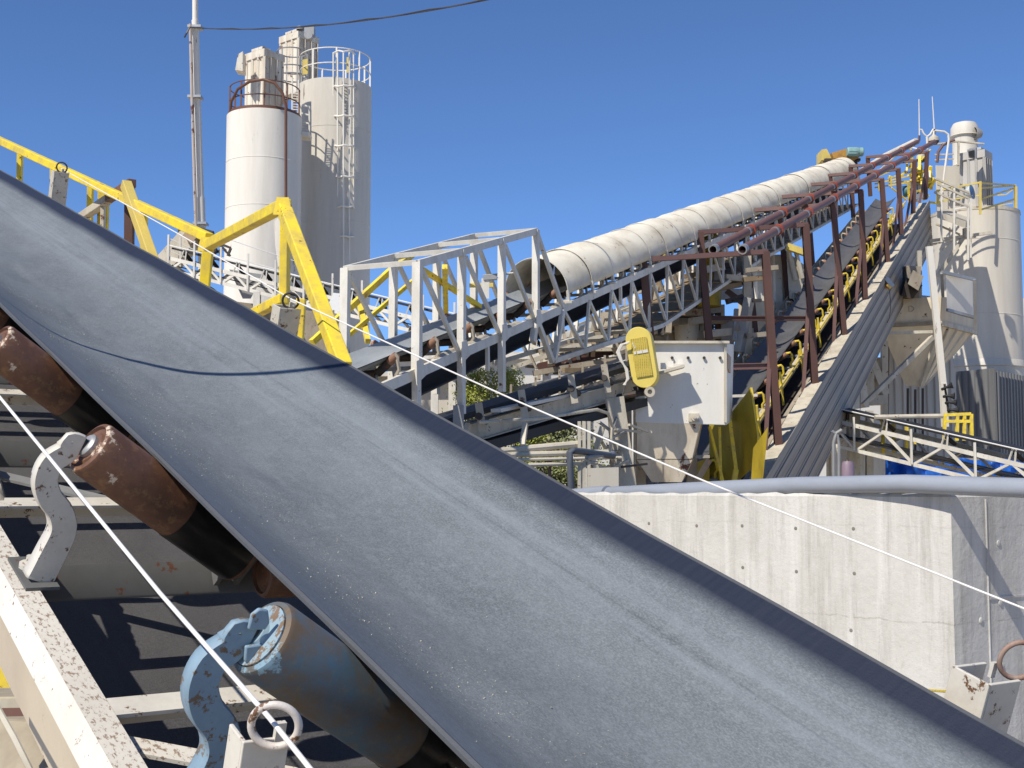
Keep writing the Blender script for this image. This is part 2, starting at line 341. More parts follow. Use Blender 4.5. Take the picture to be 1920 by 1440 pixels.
for k in range(3400):
    y = .5 + 5.5 * rnd.random() ** 1.3; bx = -.15 + .09 * math.sin(y * 5.0) + rnd.gauss(0, .07) if rnd.random() < .8 else rnd.uniform(-.42, .40)
    if abs(bx) > .46: continue
    q_ = math.sin(PI * (y - Y0) / SP) ** 2; z = bprof(bx, (.13 + .10 * q_) * 1.001) - .012 * q_ * (1 - (bx / .515) ** 2) - .003 * q_ + .0012
    yy = (y - .60) % 1.25; yy = yy if yy < .625 else yy - 1.25
    z += .013 * math.exp(-((bx + .03) / .11) ** 2) * (math.exp(-(yy / .045) ** 2) if yy < 0 else math.exp(-(yy / .30) ** 2)) + .004 * math.exp(-((bx + .1) / .3) ** 2) * math.sin(yy * 5)
    g_ = .0005 + .0011 * rnd.random() ** 3 if k % 60 else .0024; c_ = MF @ V((bx, y, z))
    p4 = [c_ + V((rnd.uniform(-1, 1), rnd.uniform(-1, 1), rnd.uniform(-1, 1))).normalized() * g_ * 1.5 for _ in range(4)]
    gm_.add(p4, [(0, 1, 2), (0, 2, 3), (0, 3, 1), (1, 3, 2)])
tag(gm_.build('grit', paint('pale_grit', (.48, .44, .32, 1), None, .3, None, 0), smooth=False), 'pale grit grains scattered along the near wide belt', 'grit', kind='stuff')
# idler set: rollers, brackets, base tie
def roller(a, b, r, mat, cap, parent, polished=None, seg=40):
    a = V(a); b = V(b); L_ = (b - a).length; ax = b - a; q = .012
    pr = [(0, .004), (r * .55, .004), (r * .62, .010), (r * .78, .008), (r - q, 0), (r - q * .3, q * .3), (r, q), (r, L_ - q), (r - q * .3, L_ - q * .3), (r - q, L_), (0, L_)]
    ro = MB().lathe(a, ax, pr, seg).build('roller', mat, parent, True)
    u = ax.normalized()
    if polished:
        MB().lathe(a, ax, [(r + .0012, L_ * polished[0]), (r + .0015, L_ * polished[0] + .004), (r + .0015, L_ * polished[1] - .004), (r + .0012, L_ * polished[1])], seg).build('worn_band', steelb, ro, True)
    if cap:
        kf = .80 if cap is capb else .42
        MB().lathe(a, ax, [(0, -.012), (r * .3, -.012), (r * .36, -.004 if kf > .5 else -.010), (r * kf, -.003 if kf > .5 else -.006), (r * kf, .008)], 32).build('end_cap', cap, ro, True)
        MB().lathe(a, ax, [(0, -.03), (.011, -.03), (.011, .0)], 12).build('axle', darkm, ro, True)
    return ro
RR = .068
hub = V((-.690, 0, .237))
def gooseneck(parent, mat, hub, foot, w, fl=.044, mirror=1):
    ctl = [foot, foot + V((.022, 0, .062)), foot + V((.040, 0, .120)), foot + V((.030, 0, .165)), foot + V((.000, 0, .205)), foot + V((-.012, 0, .245)),
           foot + V((-.002, 0, .285)), foot + V((.030, 0, .312)), hub + V((-.028, 0, .004)), hub + V((-.002, 0, -.002))]
    pts = []
    for i in range(len(ctl) - 1):
        p0, p1, p2, p3 = ctl[max(i - 1, 0)], ctl[i], ctl[i + 1], ctl[min(i + 2, len(ctl) - 1)]
        for k in range(5):
            t = k / 5; pts.append(.5 * ((2 * p1) + (p2 - p0) * t + (2 * p0 - 5 * p1 + 4 * p2 - p3) * t * t + (3 * p1 - p0 - 3 * p2 + p3) * t ** 3))
    pts.append(ctl[-1]); n = len(pts); rows = []
    for i, p in enumerate(pts):
        t = (pts[min(i + 1, n - 1)] - pts[max(i - 1, 0)]).normalized(); nn = V((-t.z, 0, t.x))
        f = i / (n - 1); ww = w * (1.05 - .35 * f); fx = fl * (1 - .55 * f)
        if f > .86: ww *= .85; fx *= .5
        q = nn * ww / 2; yv = V((0, fx, 0))
        prof = [p + q + yv, p + q + yv * .15, p + q * .93, p, p - q * .93, p - q + yv * .15, p - q + yv]
        rows.append([V((v.x * mirror, v.y, v.z)) for v in prof])
    m = MB(); m.grid(rows); b = m.build('bracket', mat, parent, True, solid=.005); 
    return b
tiem = paint('dark_grey_tie', (.12, .12, .115, 1), (.06, .06, .055, 1), .5, RUST, .15, 12, .7)  # grey darkened to carry the shade of the belt above
def idler(y, rm, cm, bm, polished=(.72, .98)):
    fr = MB()
    fr.prof((-.76, y + .125, -.16), (.76, y + .125, -.16), [(-.05, -.02), (-.05, -.012), (0, .052), (.05, -.012), (.05, -.02), (0, .044)], (0, 0, 1))
    fr.box(-.79, -.715, y - .045, y + .15, -.10, -.092)
    fr.box(.715, .79, y - .045, y + .15, -.10, -.092)
    for sx in (-1, 1):
        for k in (.235, .29): fr.beam((sx * k, y + .09, -.14), (sx * (k - .01), y + .004, -.03), .012, .05, (0, 1, 0))
    f = fr.build('idler_frame', tiem, fc, True)
    for sx in (-1, 1):
        a = V((sx * (.675 if sx < 0 else .535), y, .232 if sx < 0 else .140)); b = V((sx * .262, y, -.055))
        roller(a, b, RR, rm if sx < 0 else rollr, cm if sx < 0 else galv, f, polished)
        if sx < 0: bk = gooseneck(f, bm, V((-.690, 0, .242)), V((-.752, 0, -.092)), .058, mirror=1)
        else:
            bk = MB().beam((.60, 0, -.10), (.565, 0, .165), .05, .008, (0, 1, 0)).build('bracket', brkw, f, True, bevel=.002)
        bk.location = (0, y - .012, 0)
        nb = MB(); nb.lathe(V((sx * .752, y + .08, -.094)), (0, 0, 1), [(.0, .03), (.013, .03), (.013, .012), (.028, .012), (.028, 0)], 12)
        nb.build('anchor_bolt', stripew, f, True)
    roller((-.205, y, -.093), (.205, y, -.093), RR, rollr, None, f)
    return f
idB = idler(Y0, rollb, capb, brkb)
idR = idler(Y0 + SP, rollr, galv, brkw, (.56, .97))
for k in (-3, -2, -1, 2, 3, 4, 5, 6, 7, 8): copy_tree(idR, fc, (0, (k - 1) * SP, 0))
# clamp ears of the blue bracket around the axle
b = MB()
for s_ in (-1, 1):
    c = V((-.688, Y0 - .02, .242)) ; o_ = V((0, 0, s_ * .028))
    b.poly([c + o_ + V((-.022, 0, -.014 * s_)), c + o_ + V((-.020, 0, .012 * s_)), c + o_ + V((-.008, 0, .022 * s_)), c + o_ + V((.008, 0, .018 * s_)), c + o_ + V((.014, 0, -.004 * s_)), c + o_ + V((.008, 0, -.016 * s_))], .008, (0, -1, 0))
    b.build('clamp_ear', brkb, idB, True, bevel=.003); b = MB()
# stringers
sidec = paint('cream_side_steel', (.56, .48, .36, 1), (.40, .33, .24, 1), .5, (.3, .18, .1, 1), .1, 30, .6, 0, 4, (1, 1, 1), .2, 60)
def stringer(sx):
    def ext(a, nm, mt):
        n = len(a); vs = []
        for y in (-3, 12): vs += [V((p[0] * sx, y, p[1])) for p in a]
        MB().add(vs, [(i, (i + 1) % n, n + (i + 1) % n, n + i) for i in range(n)] + [tuple(range(n - 1, -1, -1)), tuple(range(n, 2 * n))]).build(nm, mt, fc, True, smooth=False)
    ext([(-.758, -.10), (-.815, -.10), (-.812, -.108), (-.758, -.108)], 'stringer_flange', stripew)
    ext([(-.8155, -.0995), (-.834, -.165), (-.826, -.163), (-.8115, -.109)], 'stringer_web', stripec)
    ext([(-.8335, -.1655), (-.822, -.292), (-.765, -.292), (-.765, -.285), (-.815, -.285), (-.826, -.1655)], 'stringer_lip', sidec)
stringer(1); stringer(-1)
for k in range(-4, 9):
    y = 2.235 + k * 1.2
    m = MB(); m.prof((-.757, y, -.125), (.757, y, -.125), [(-.035, -.03), (-.027, -.03), (-.027, .017), (.035, .017), (.035, .025), (-.035, .025)]); m.build('cross_tie', brkw, fc, True, smooth=False)
for (y1, y2) in ((2.17, 1.1), (3.9, 2.5), (5.6, 4.6)):
    m = MB(); m.beam((-.76, y1, -.142), (.76, y2 + (.0), -.142), .055, .008); m.build('diagonal_brace', stripew if y1 < 3 else grey, fc, True, smooth=False)
# return idlers + legs
for y in (-.9, 5.2, 8.4):
    m = MB(); m.lathe((-.66, y, -.67), (1, 0, 0), [(0, 0), (.055, 0), (.06, .006), (.06, 1.314), (.055, 1.32), (0, 1.32)], 24); m.build('return_roller', rollr, fc, True)
    for sx in (-1, 1):
        m = MB(); m.beam((sx * .72, y, -.30), (sx * .72, y, -.70), .05, .01, (0, 1, 0)); m.build('hanger', cream, fc, True, smooth=False)
for y in (.2, 7.5):
    for sx in (-1, 1):
        top_ = MF @ V((sx * .79, y, -.31)); m = MB(); m.ibeam(V((top_.x, top_.y, 0)), top_, .13, .13, (1, 0, 0)); m.build('leg', cream, fc, smooth=False)
# grit heap on frame at left
def heap(mb, a, b, w, h, n=14, seed=1):
    rnd = random.Random(seed); a = V(a); b = V(b); d, r, u = mb.frame(a, b, (0, 0, 1)); rows = []
    for i in range(n + 1):
        f = i / n; c = a + (b - a) * f; e = math.sin(PI * f) ** .4
        rows.append([c + r * w * (j / 6 - .5) + u * (h * e * (math.sin(PI * j / 6) ** .7) * rnd.uniform(.35, 1.1) + (0 if 0 < j < 6 else -.01)) + d * rnd.uniform(-.3, .3) * (b - a).length / n for j in range(7)])
    return mb.grid(rows)
m = MB(); heap(m, (-.735, 3.45, -.10), (-.66, 4.1, -.10), .07, .03, 34, 3); m.build('grit_pile', gritm, fc, True)
m = MB()
for k in range(5):
    rnd = random.Random(k); p = V((-.30 + rnd.uniform(-.04, .05), Y0 - .03 + rnd.uniform(-.05, .03), -.12)); pts = [p + V((rnd.uniform(-.03, .03), rnd.uniform(-.03, .03), .035 * j)) for j in range(4)]
    m.tube(pts, [.012, .016, .013, .009], 7)
m.build('caked_grit', gritm, idB, True)
# pull-cord posts with rings
def guide_post(sx, y, name_lab):
    x = sx * .828; z1 = .20 if sx < 0 else .31; w = .034
    t = thing('cord_guide_post', name_lab, 'post', None, 'pull-cord guide posts on the near conveyor', M=MF @ Matrix.Translation((x, y, -.19)))
    m = MB(); c = (x, y, z1)
    m.prof((0, 0, -.02), (0, 0, z1 + .19), [(-w, -.012), (w, -.012), (w, -.006), (-w + .006, -.006), (-w + .006, .05), (-w, .05)], (0, 1, 0)); m.build('post_plate', brkw, t, True, smooth=False, bevel=.0015)
    m = MB(); m.ring((0, .006, z1 + .19 + .033), (.35, 1, 0), .035, .0055, 32, 10); m.build('ring', rusty_white if sx < 0 else darkm, t, True)
    m = MB(); m.beam((.012, .0, z1 + .17), (.012, .0, z1 + .205), .022, .008, (0, 1, 0)); m.build('lug', brkw, t, True)
    return t
rusty_white = paint('rust_flecked_white', (.62, .57, .52, 1), (.4, .3, .2, 1), .4, (.2, .095, .045, 1), .52, 26, .5, 0, 12, (1, 1, 1), .4, 90)
ringr = paint('rust_brown_ring', (.22, .11, .07, 1), (.5, .42, .36, 1), .6, (.3, .12, .06, 1), .3, 20, .7, 0, 20)
# positions measured from the photo: near post y 1.43, far posts 1.43 / 5.35 / 9.4
for sx, y, px, py, lab in ((-1, 1.43, 507, 1385, 'white post with a rust-flecked ring on the near frame below the blue roller'), (1, 1.43, 1850, 1262, 'rust-edged white post with ring at the lower right in front of the concrete wall'), (1, 5.35, 538, 575, 'grey and white post with ring in front of the tall yellow frame'), (1, 9.4, 113, 322, 'grey post with ring beside the yellow handrail at upper left')):
    q = onplane(MFi, px - (8 if sx < 0 else 0), py, y); x = q.x; z1 = q.z
    t = thing('cord_guide_post', lab, 'post', None, 'pull-cord guide posts', M=MF @ Matrix.Translation((x, y, -.24)))
    hh = z1 + .24; w = .033 if sx < 0 else .052
    m = MB(); m.add([], []); 
    if sx < 0: m.box(-w, w, -.003, .003, 0, hh); m.box(-w, -w + .006, .003, .05, 0, hh)
    else:
        m.box(-w, -w + .008, -.045, .045, 0, hh); m.box(-w + .008, w, -.045, -.037, 0, hh); m.box(-w + .008, w, .037, .045, 0, hh)
    m.build('post_plate', brkw, t, True, smooth=False, bevel=.0015)
    rr_ = .031 if sx < 0 else (.036 if y > 2 else .040)
    m = MB(); m.ring((0 if y != 1.43 or sx < 0 else .05, -.02 if sx < 0 else -.03, hh + rr_ * .93), (.55, 1, .1), rr_, .0055, 36, 10); m.build('ring', (rusty_white if sx < 0 else ringr) if y == 1.43 else darkm, t, True)
    m = MB(); m.beam((.018, 0, hh - .01), (.018, 0, hh + .022), .014, .008, (0, 1, 0)); m.build('lug', brkw, t, True)
# pull cords
def cord(pix, name, lab, r, mat=None, cat='rope'):
    m = MB(); m.tube([p for p in pix], r, 8); o = m.build(name, mat or ropem); tag(o, lab, cat); return o
nx_ = onplane(MFi, 510, 1352, 1.43)
def nl(x, y): return MF @ onx(MFi, x, y, nx_.x)
cord([nl(-150, 560), nl(0, 745), nl(300, 1112), nl(507, 1348), nl(590, 1452), nl(760, 1650)], 'pull_cord', 'white pull cord running through the ring below the blue roller', .0036)
fx_ = onplane(MFi, 540, 560, 5.35)
def fl_(x, y): return MF @ onx(MFi, x, y, fx_.x)
cord([fl_(115, 316), fl_(330, 436), fl_(548, 562), P(960, 748, 5.0), P(1330, 906, 4.4), P(1920, 1141, 3.7), P(2150, 1230, 3.5)], 'pull_cord', 'thin white pull cord stretched high across the concrete wall to the lower right', .0034)
cord([P(-60, 1230, 2.6), P(0, 1335, 2.4), P(28, 1385, 2.35), P(60, 1450, 2.3), P(110, 1600, 2.3)], 'hose', 'thin cream hose hanging in the bottom left corner', .006, cream, 'hose')
# ---------------- yellow handrails at left ----------------
hr = thing('handrail', 'yellow handrail descending beside the wide grey belt at upper left', 'handrail', P(200, 600, 11))
rail = lambda m, pts, w: [m.beam(pts[i], pts[i + 1], w, w) for i in range(len(pts) - 1)]
m = MB(); m.beam(P(-60, 236, 11.4), P(392, 446, 8.2), .06, .06); m.build('top_rail', yellow, hr, smooth=False, bevel=.006)
for (x0, y0, y1, d) in ((38, 284, 350, 11.1), (100, 312, 385, 10.6), (170, 344, 410, 10.0), (190, 352, 420, 9.85), (199, 358, 430, 9.8), (271, 392, 470, 9.2)):
    m = MB(); m.beam(P(x0, y0, d), P(x0 - 3, y1 + 60, d + .05), .042, .05, (0, 1, 0)); m.build('post', yellow, hr, smooth=False, bevel=.005)
m = MB(); m.beam(P(392, 446, 8.2), P(378, 600, 8.25), .065, .05, (0, 1, 0)); m.build('post', yellow, hr, smooth=False, bevel=.005)
yf = thing('yellow_guard_frame', 'tall bright yellow angular steel frame rising beside the wide grey belt', 'guard frame', P(540, 700, 6))
def mem(par, nm, a, b, w, h=None, mat=yellow, bv=.005, up=(0, 0, 1)):
    m = MB(); m.beam(a, b, w, h or w, up); return m.build(nm, mat, par, smooth=False, bevel=bv)
mem(yf, 'sloping_bar', P(384, 463, 8.1), P(536, 383, 6.6), .06)
mem(yf, 'sloping_bar', P(528, 380, 6.6), P(645, 690, 5.5), .065)
mem(yf, 'upright', P(536, 392, 6.7), P(532, 640, 6.7), .042, .11)
mem(yf, 'lower_bar', P(532, 560, 6.55), P(430, 612, 7.3), .05)
mem(yf, 'leg', P(565, 560, 6.9), P(556, 700, 6.9), .05)
for (x, y, d, dx, dy) in ((533, 384, 6.56, 10, 16), (388, 456, 8.06, 9, 12)):
    q = P(x, y, d) + V((0, -.036, 0)); MB().poly([q + V((-.05, 0, -.06)), q + V((.05, 0, -.06)), q + V((.03, 0, .03)), q + V((-.03, 0, .03))], .005, (0, -1, 0)).build('gusset', yellow, yf, smooth=False)
for (a, b) in (((383, 470, 8.05), (398, 466, 8.0)), ((524, 392, 6.6), (546, 398, 6.6))): MB().tube([P(*a), P((a[0] + b[0]) / 2, (a[1] + b[1]) / 2 - 1, a[2]), P(*b)], .007, 6).build('weld_bead', yellowf, yf)
rf = thing('rusty_guard_frame', 'small brown and white angular frame standing behind the belt at upper left', 'guard frame', P(220, 600, 9.4))
mem(rf, 'sloping_bar', P(248, 343, 9.1), P(204, 372, 9.5), .06, None, redoxl); mem(rf, 'sloping_bar', P(204, 373, 9.5), P(120, 430, 10.3), .06, None, cream)
mem(rf, 'sloping_bar', P(236, 345, 9.1), P(290, 500, 8.5), .068, None, yellowf); mem(rf, 'upright', P(243, 352, 9.2), P(242, 500, 9.2), .065, .05, redox)
mem(rf, 'upright', P(194, 380, 9.6), P(192, 450, 9.6), .03, .05, cream)
# back yellow braces near truss
yb = thing('yellow_brace_frame', 'thin yellow cross braces behind the white portal frames', 'brace frame', P(700, 700, 22))
for a, b, w in (((585, 642), (735, 505), .10), ((735, 505), (772, 478), .10), ((640, 640), (782, 520), .07), ((783, 500), (900, 575), .08), ((834, 500), (836, 590), .09), ((690, 640), (672, 560), .09)):
    mem(yb, 'brace', P(*a, 21), P(*b, 22.5), w, None, yellow)
mem(yb, 'brace', P(880, 535, 22), P(925, 535, 22), .07, None, yellowf)
# ================= overhead cable and pole =================
pl = thing('steel_pole', 'tall white pole with a rusty conduit strapped to its side', 'pole', P(378, 913, 38) * 1)
pole_d = 38
m = MB(); m.tube([P(366, -60, pole_d), P(366, 40, pole_d)], .085, 16); m.build('pole_tip', silo, pl)
m = MB(); m.tube([P(366, 38, pole_d), P(370, 190, pole_d), P(376, 372, pole_d)], .105, 16); m.tube([P(376, 370, pole_d), P(378, 425, pole_d)], .125, 16); m.tube([P(378, 424, pole_d), P(382, 700, pole_d)], .12, 16)
m.build('shaft', silo, pl)
m = MB(); m.tube([P(357, 45, pole_d - .2), P(360, 180, pole_d - .2), P(366, 380, pole_d - .2), P(368, 430, pole_d - .2)], .05, 8); m.build('conduit', paint('rusty_conduit', (.5, .42, .36, 1), None, .4, RUST, .45, 2), pl)
for (x, y) in ((367, 52), (367, 183), (377, 420)):
    m = MB(); m.beam(P(x - 13, y, pole_d - .05), P(x + 12, y, pole_d - .05), .36, .07); m.ring(P(x, y, pole_d), (0, 0, 1), .13, .03, 16, 6); m.build('clamp', galv, pl)
c0 = P(356, 51, pole_d - .3); c1 = P(905, 0, 24); c2 = P(1250, -80, 19)
def sagline(a, b, sag, n=24): return [a + (b - a) * (i / n) + V((0, 0, -sag * 4 * (i / n) * (1 - i / n))) for i in range(n + 1)]
m = MB(); pts = sagline(c0, c2, .42); m.tube(pts, .018, 6); m.tube([p + V((0, 0, .018 * math.sin(i * 2.1))) + V((0, -.03, 0)) for i, p in enumerate(pts)], .011, 5)
m.tube([c0, P(350, 62, pole_d - .4), P(346, 70, pole_d - .3)], .025, 5)
tag(m.build('overhead_cable', cablem), 'dark twisted overhead cable strung from the white pole to the upper right', 'cable')
# hanging cable above belt whose shadow crosses it
pA = MF @ onplane(MFi, 55, 606, 1) ; 
def on_belt(px, py):     # march the ray to the troughed belt surface
    o = MFi @ V((0, 0, H)); r = MFi.to_3x3() @ ray(px, py); t = .5
    while t < 20:
        q = o + r * t
        if abs(q.x) < .53 and q.z < bprof(q.x, .10): return MF @ q
        t += .004
    return MF @ q
shp = ((125, 639), (180, 659), (254, 678), (335, 699), (388, 706), (470, 704), (554, 696), (655, 683))
cb_ = [on_belt(x, y) + S * (1.3 + (x - 60) / 595 * .45) for x, y in shp]
d0_ = (cb_[1] - cb_[0]).normalized(); d1_ = (cb_[-1] - cb_[-3]).normalized()
cps = [cb_[0] - d0_ * 1.6, cb_[0] - d0_ * .7] + cb_ + [cb_[-1] + d1_ * .8, cb_[-1] + d1_ * 2.4]
sm_ = []
for i in range(len(cps) - 1):
    p0, p1, p2, p3 = cps[max(i - 1, 0)], cps[i], cps[i + 1], cps[min(i + 2, len(cps) - 1)]
    sm_ += [.5 * ((2 * p1) + (p2 - p0) * t + (2 * p0 - 5 * p1 + 4 * p2 - p3) * t * t + (3 * p1 - p0 - 3 * p2 + p3) * t ** 3) for t in (0, .25, .5, .75)]
for _ in range(6): sm_ = [sm_[0]] + [(sm_[k - 1] + sm_[k] * 2 + sm_[k + 1]) / 4 for k in range(1, len(sm_) - 1)] + [sm_[-1]]
m = MB(); m.tube(sm_, .013, 8)
tag(m.build('hanging_cable', cablem), 'black cable hanging over the near belt, throwing the curved shadow across it', 'cable')
rollx = paint('dusty_rust_roller', (.33, .17, .10, 1), (.16, .08, .05, 1), .7, None, 0, 6, .7)
# ================= generic distant conveyor bits =================
def dist_idlers(root, ys, half, z0=0, near=1, bmat=None, rmat=None, fmat=None, xo=.12, tall=.20, alt=None):
    """one idler (frame > brackets, rollers), then copies"""
    bmat = bmat or cream; h = half; hi = half * .4; r = .06; sl = .71; R0 = r / math.cos(R(35)) + .012
    f = MB(); f.beam((-h - xo, 0, z0 - .24), (h + xo, 0, z0 - .24), .09, .05)
    for s_ in (-1, 1): f.beam((s_ * hi, 0, z0 - .24), (s_ * hi, 0, z0 - .08), .03, .06, (0, 1, 0))
    fr = f.build('idler', fmat or grey, root, True, smooth=False)
    for s_ in (-1, 1):
        a = V((s_ * (h + .11), 0, z0 + sl * (h + .11 - hi) - R0)); b = V((s_ * (hi + .03), 0, z0 + sl * .03 - R0))
        MB().lathe(a, b - a, [(0, 0), (r * .9, 0), (r, .01), (r, (b - a).length), (0, (b - a).length)], 14).build('roller', darkm, fr, True)
        MB().lathe(a, b - a, [(0, -.004), (r * .92, -.004), (r * 1.03, .006), (r * 1.03, .15), (r, .151)], 14).build('roller_end', rmat or rollx, fr, True)
        pts = [V((s_ * (h + xo + .03), -.02, z0 - .22)), V((s_ * (h + xo + .04), -.02, z0 - .10)), V((s_ * (h + xo + .10), -.02, z0 - .02)), V((s_ * (h + xo + .09), -.02, a.z - .02)), V((s_ * (h + xo + .06), -.02, a.z + .03)), a + V((-.01 * s_, -.02, .01))]
        MB().tube(pts, [.032, .03, .028, .028, .028, .03], 6).build('bracket', bmat if s_ == near or alt is None else alt, fr, True)
    MB().lathe((-hi, 0, z0 - R0 + .01), (1, 0, 0), [(0, 0), (r, 0), (r, 2 * hi), (0, 2 * hi)], 12).build('roller', darkm, fr, True)
    for y in ys[1:]: copy_tree(fr, root, (0, y, 0))
    fr.location = (0, ys[0], 0)
brownd = paint('dusty_brown_plate', (.27, .20, .12, 1), (.13, .09, .05, 1), .7, RUST, .3, 5, .9)
# ================= conveyor A : covered =================
MA = frame_of(2004, 158, -9.225, -2.80); MAi = MA.inverted()
ca = thing('covered_conveyor', 'long truss conveyor with an ivory corrugated arched hood climbing to the right', 'conveyor', None, M=MA)
HB = .43
m, _ = belt_mesh([10 + .4 * i for i in range(122)], HB, 14, .012, .0, 0, 1.2, 1.0); m.build('carrying_belt', belt2, ca, True)
m = MB(); m.grid([[V((x, y, -.55)) for x in (-.45, -.2, 0, .2, .45)] for y in (10, 58)]); m.build('return_belt', black, ca, True, solid=.02)
dist_idlers(ca, [14.2 + 1.25 * i for i in range(36)], HB, 0, 1, cream, xo=.035)
ST = -.17
for sx in (-1, 1):
    m = MB(); m.channel((sx * .60, 10, ST), (sx * .60, 59, ST), .07, .15, side=-sx); m.build('stringer', white, ca, True, smooth=False)
# underside side skirt in dark under stringer (return belt side plate)
LC = -1.28
mm = MB()
def lcz(y): return -1.0 - (y - 21) * .075 if y < 27.7 else (-1.5 + (y - 27.7) * .02 if y < 38 else -1.3)
for k in range(22):
    y = 26.4 + k * 1.42; MB().add([(-.62, y, lcz(y) + .07), (.62, y, lcz(y) + .07), (.62, y + 1.2, lcz(y + 1.2) + .07), (-.62, y + 1.2, lcz(y + 1.2) + .07)], [(0, 1, 2, 3)]).build('under_tray', brownd, ca, True, smooth=False, solid=.02)
def seg(nm, a, b, w, h, mt=None): MB().beam(a, b, w, h, (1, 0, 0)).build(nm, mt or white, ca, True, smooth=False)
for sx in (-1, 1):
    X = sx * .60
    for y0_, y1_ in ((21, 27.7), (27.7, 37.9), (38, 58)): MB().beam((X, y0_, lcz(y0_)), (X, y1_, lcz(y1_)), .08, .09).build('lower_chord', white, ca, True, smooth=False)
    seg('truss_web', (X, 20.45, ST), (X, 20.95, -1.0), .10, .08); seg('truss_web', (X, 21.75, ST), (X, 21.05, -1.0), .09, .08)
    y = 21.8
    while y < 56:
        st_ = 1.35; yb_ = y + st_ * .62
        seg('truss_web', (X, y, ST - .07), (X, yb_, lcz(yb_)), .065, .05); seg('truss_web', (X, yb_, lcz(yb_)), (X, y + st_, ST - .07), .065, .05)
        y += st_
for i in range(20):
    y = 23 + i * 1.7; MB().beam((-.6, y, lcz(y)), (.6, y, lcz(y)), .06, .06).build('cross_tie', dusty, ca, True, smooth=False)
PT = 1.37   # portal top
for i_, y_ in enumerate([15.85, 17.35, 18.9, 20.4]):
    for sx in (-1, 1): MB().poly([(sx * .66, y_ - .16, ST - .12), (sx * .66, y_ + .16, ST - .05), (sx * .66, y_ + .1, ST + .2), (sx * .66, y_ - .08, ST + .2)], .012, (1, 0, 0)).build('gusset', white, ca, True, smooth=False)
bases = [15.85, 17.35, 18.9, 20.4]
def up_(y, z, z0=ST): return y + (z - z0) * .30      # plumb offset along the slope
for i, y in enumerate(bases):
    for sx in (-1, 1):
        m = MB(); m.beam((sx * .60, y, ST), (sx * .60, up_(y, PT), PT), .10, .13 if i == 0 else .11, (1, 0, 0)); m.build('portal_post', white, ca, True, smooth=False)
        m = MB(); m.beam((sx * .605, y - .25, -1.05 if i < 3 else -.5), (sx * .605, y, ST + .05), .12, .09, (1, 0, 0)); m.build('truss_web', white, ca, True, smooth=False)
        if i < 3:
            m = MB(); m.beam((sx * .60, bases[i + 1] - .05, ST), (sx * .60, up_(y, PT) + .1, PT - .12), .07, .05, (1, 0, 0)); m.build('portal_brace', white, ca, True, smooth=False)
    m = MB(); m.beam((-.60, up_(y, PT), PT), (.60, up_(y, PT), PT), .09, .07); m.build('portal_header', white, ca, True, smooth=False)
for sx in (-1, 1):
    m = MB(); m.beam((sx * .60, up_(bases[0], PT), PT - .02), (sx * .60, up_(bases[3], PT), PT - .02), .08, .11); m.build('top_chord', white, ca, True, smooth=False)
    m = MB(); m.beam((sx * .60, up_(bases[3], PT), PT), (sx * .60, 21.75, ST), .08, .06, (1, 0, 0)); m.build('portal_brace', white, ca, True, smooth=False)
    for y in (15.7, 17.2):
        q = MA @ V((sx * .62, y - .2, -.9)); m = MB(); m.beam(q, V((q.x, q.y, 0)), .16, .16); m.build('support_leg', grey, ca, smooth=False)
for q in range(5):
    m = MB(); heap(m, (.52, 16.6 + q * 1.2, ST + .08), (.52, 17.5 + q * 1.2, ST + .08), .14, .05, 10, q); m.build('grit_pile', gritm, ca, True)
for i in range(12):
    y = 15 + i * 3.4; m = MB(); m.beam((.56, y, ST - .05), (.56, y - .1, -.62), .07, .05, (1, 0, 0)); m.build('hanger', white, ca, True, smooth=False)
# hood segments
RH = .62; ZH = .15
def dent(y, a): return .007 * math.sin(y * 1.9 + 3 * a) * math.sin(y * .73 - 2.1 * a + 1) + .003 * math.sin(y * 5.1 + a * 7)
def hood(y0, y1, r=RH, part='hood'):
    rows = []; n = 32
    for i in range(n + 1):
        y = y0 + (y1 - y0) * i / n; rc = r + .008 * (1 if i % 2 else -1)
        if i in (0, n): rc = r + .012
        rows.append([V(((rc + dent(y, a)) * math.cos(a), y, ZH + (rc + dent(y, a)) * math.sin(a))) for a in [R(-8 + 196 * k / 28) for k in range(29)]])
    m = MB(); m.grid(rows); h = m.build(part, hoodm, ca, True, solid=.006)
    m = MB(); m.tube([V(((r + .012) * math.cos(a), y0, ZH + (r + .012) * math.sin(a))) for a in [R(-8 + 196 * k / 28) for k in range(29)]], .009, 5); m.build('seam_band', hoodm, h, True)
    m = MB()
    pass
    for sx in (-1, 1): MB().beam((sx * (r + .0), y0 + .02, ST + .07), (sx * (r + .005), y0 + .02, ZH - .02), .05, .07, (0, 1, 0)).box(sx * r - .09, sx * r + .09, y0 - .06, y0 + .08, ST + .07, ST + .11).build('hood_foot', white, h, True, smooth=False)
    return h
for i in range(28):
    y = 22.0 + i * 1.29; hood(y, y + 1.29, RH + .012 * math.sin(i * 1.7) + .006 * (i % 2))
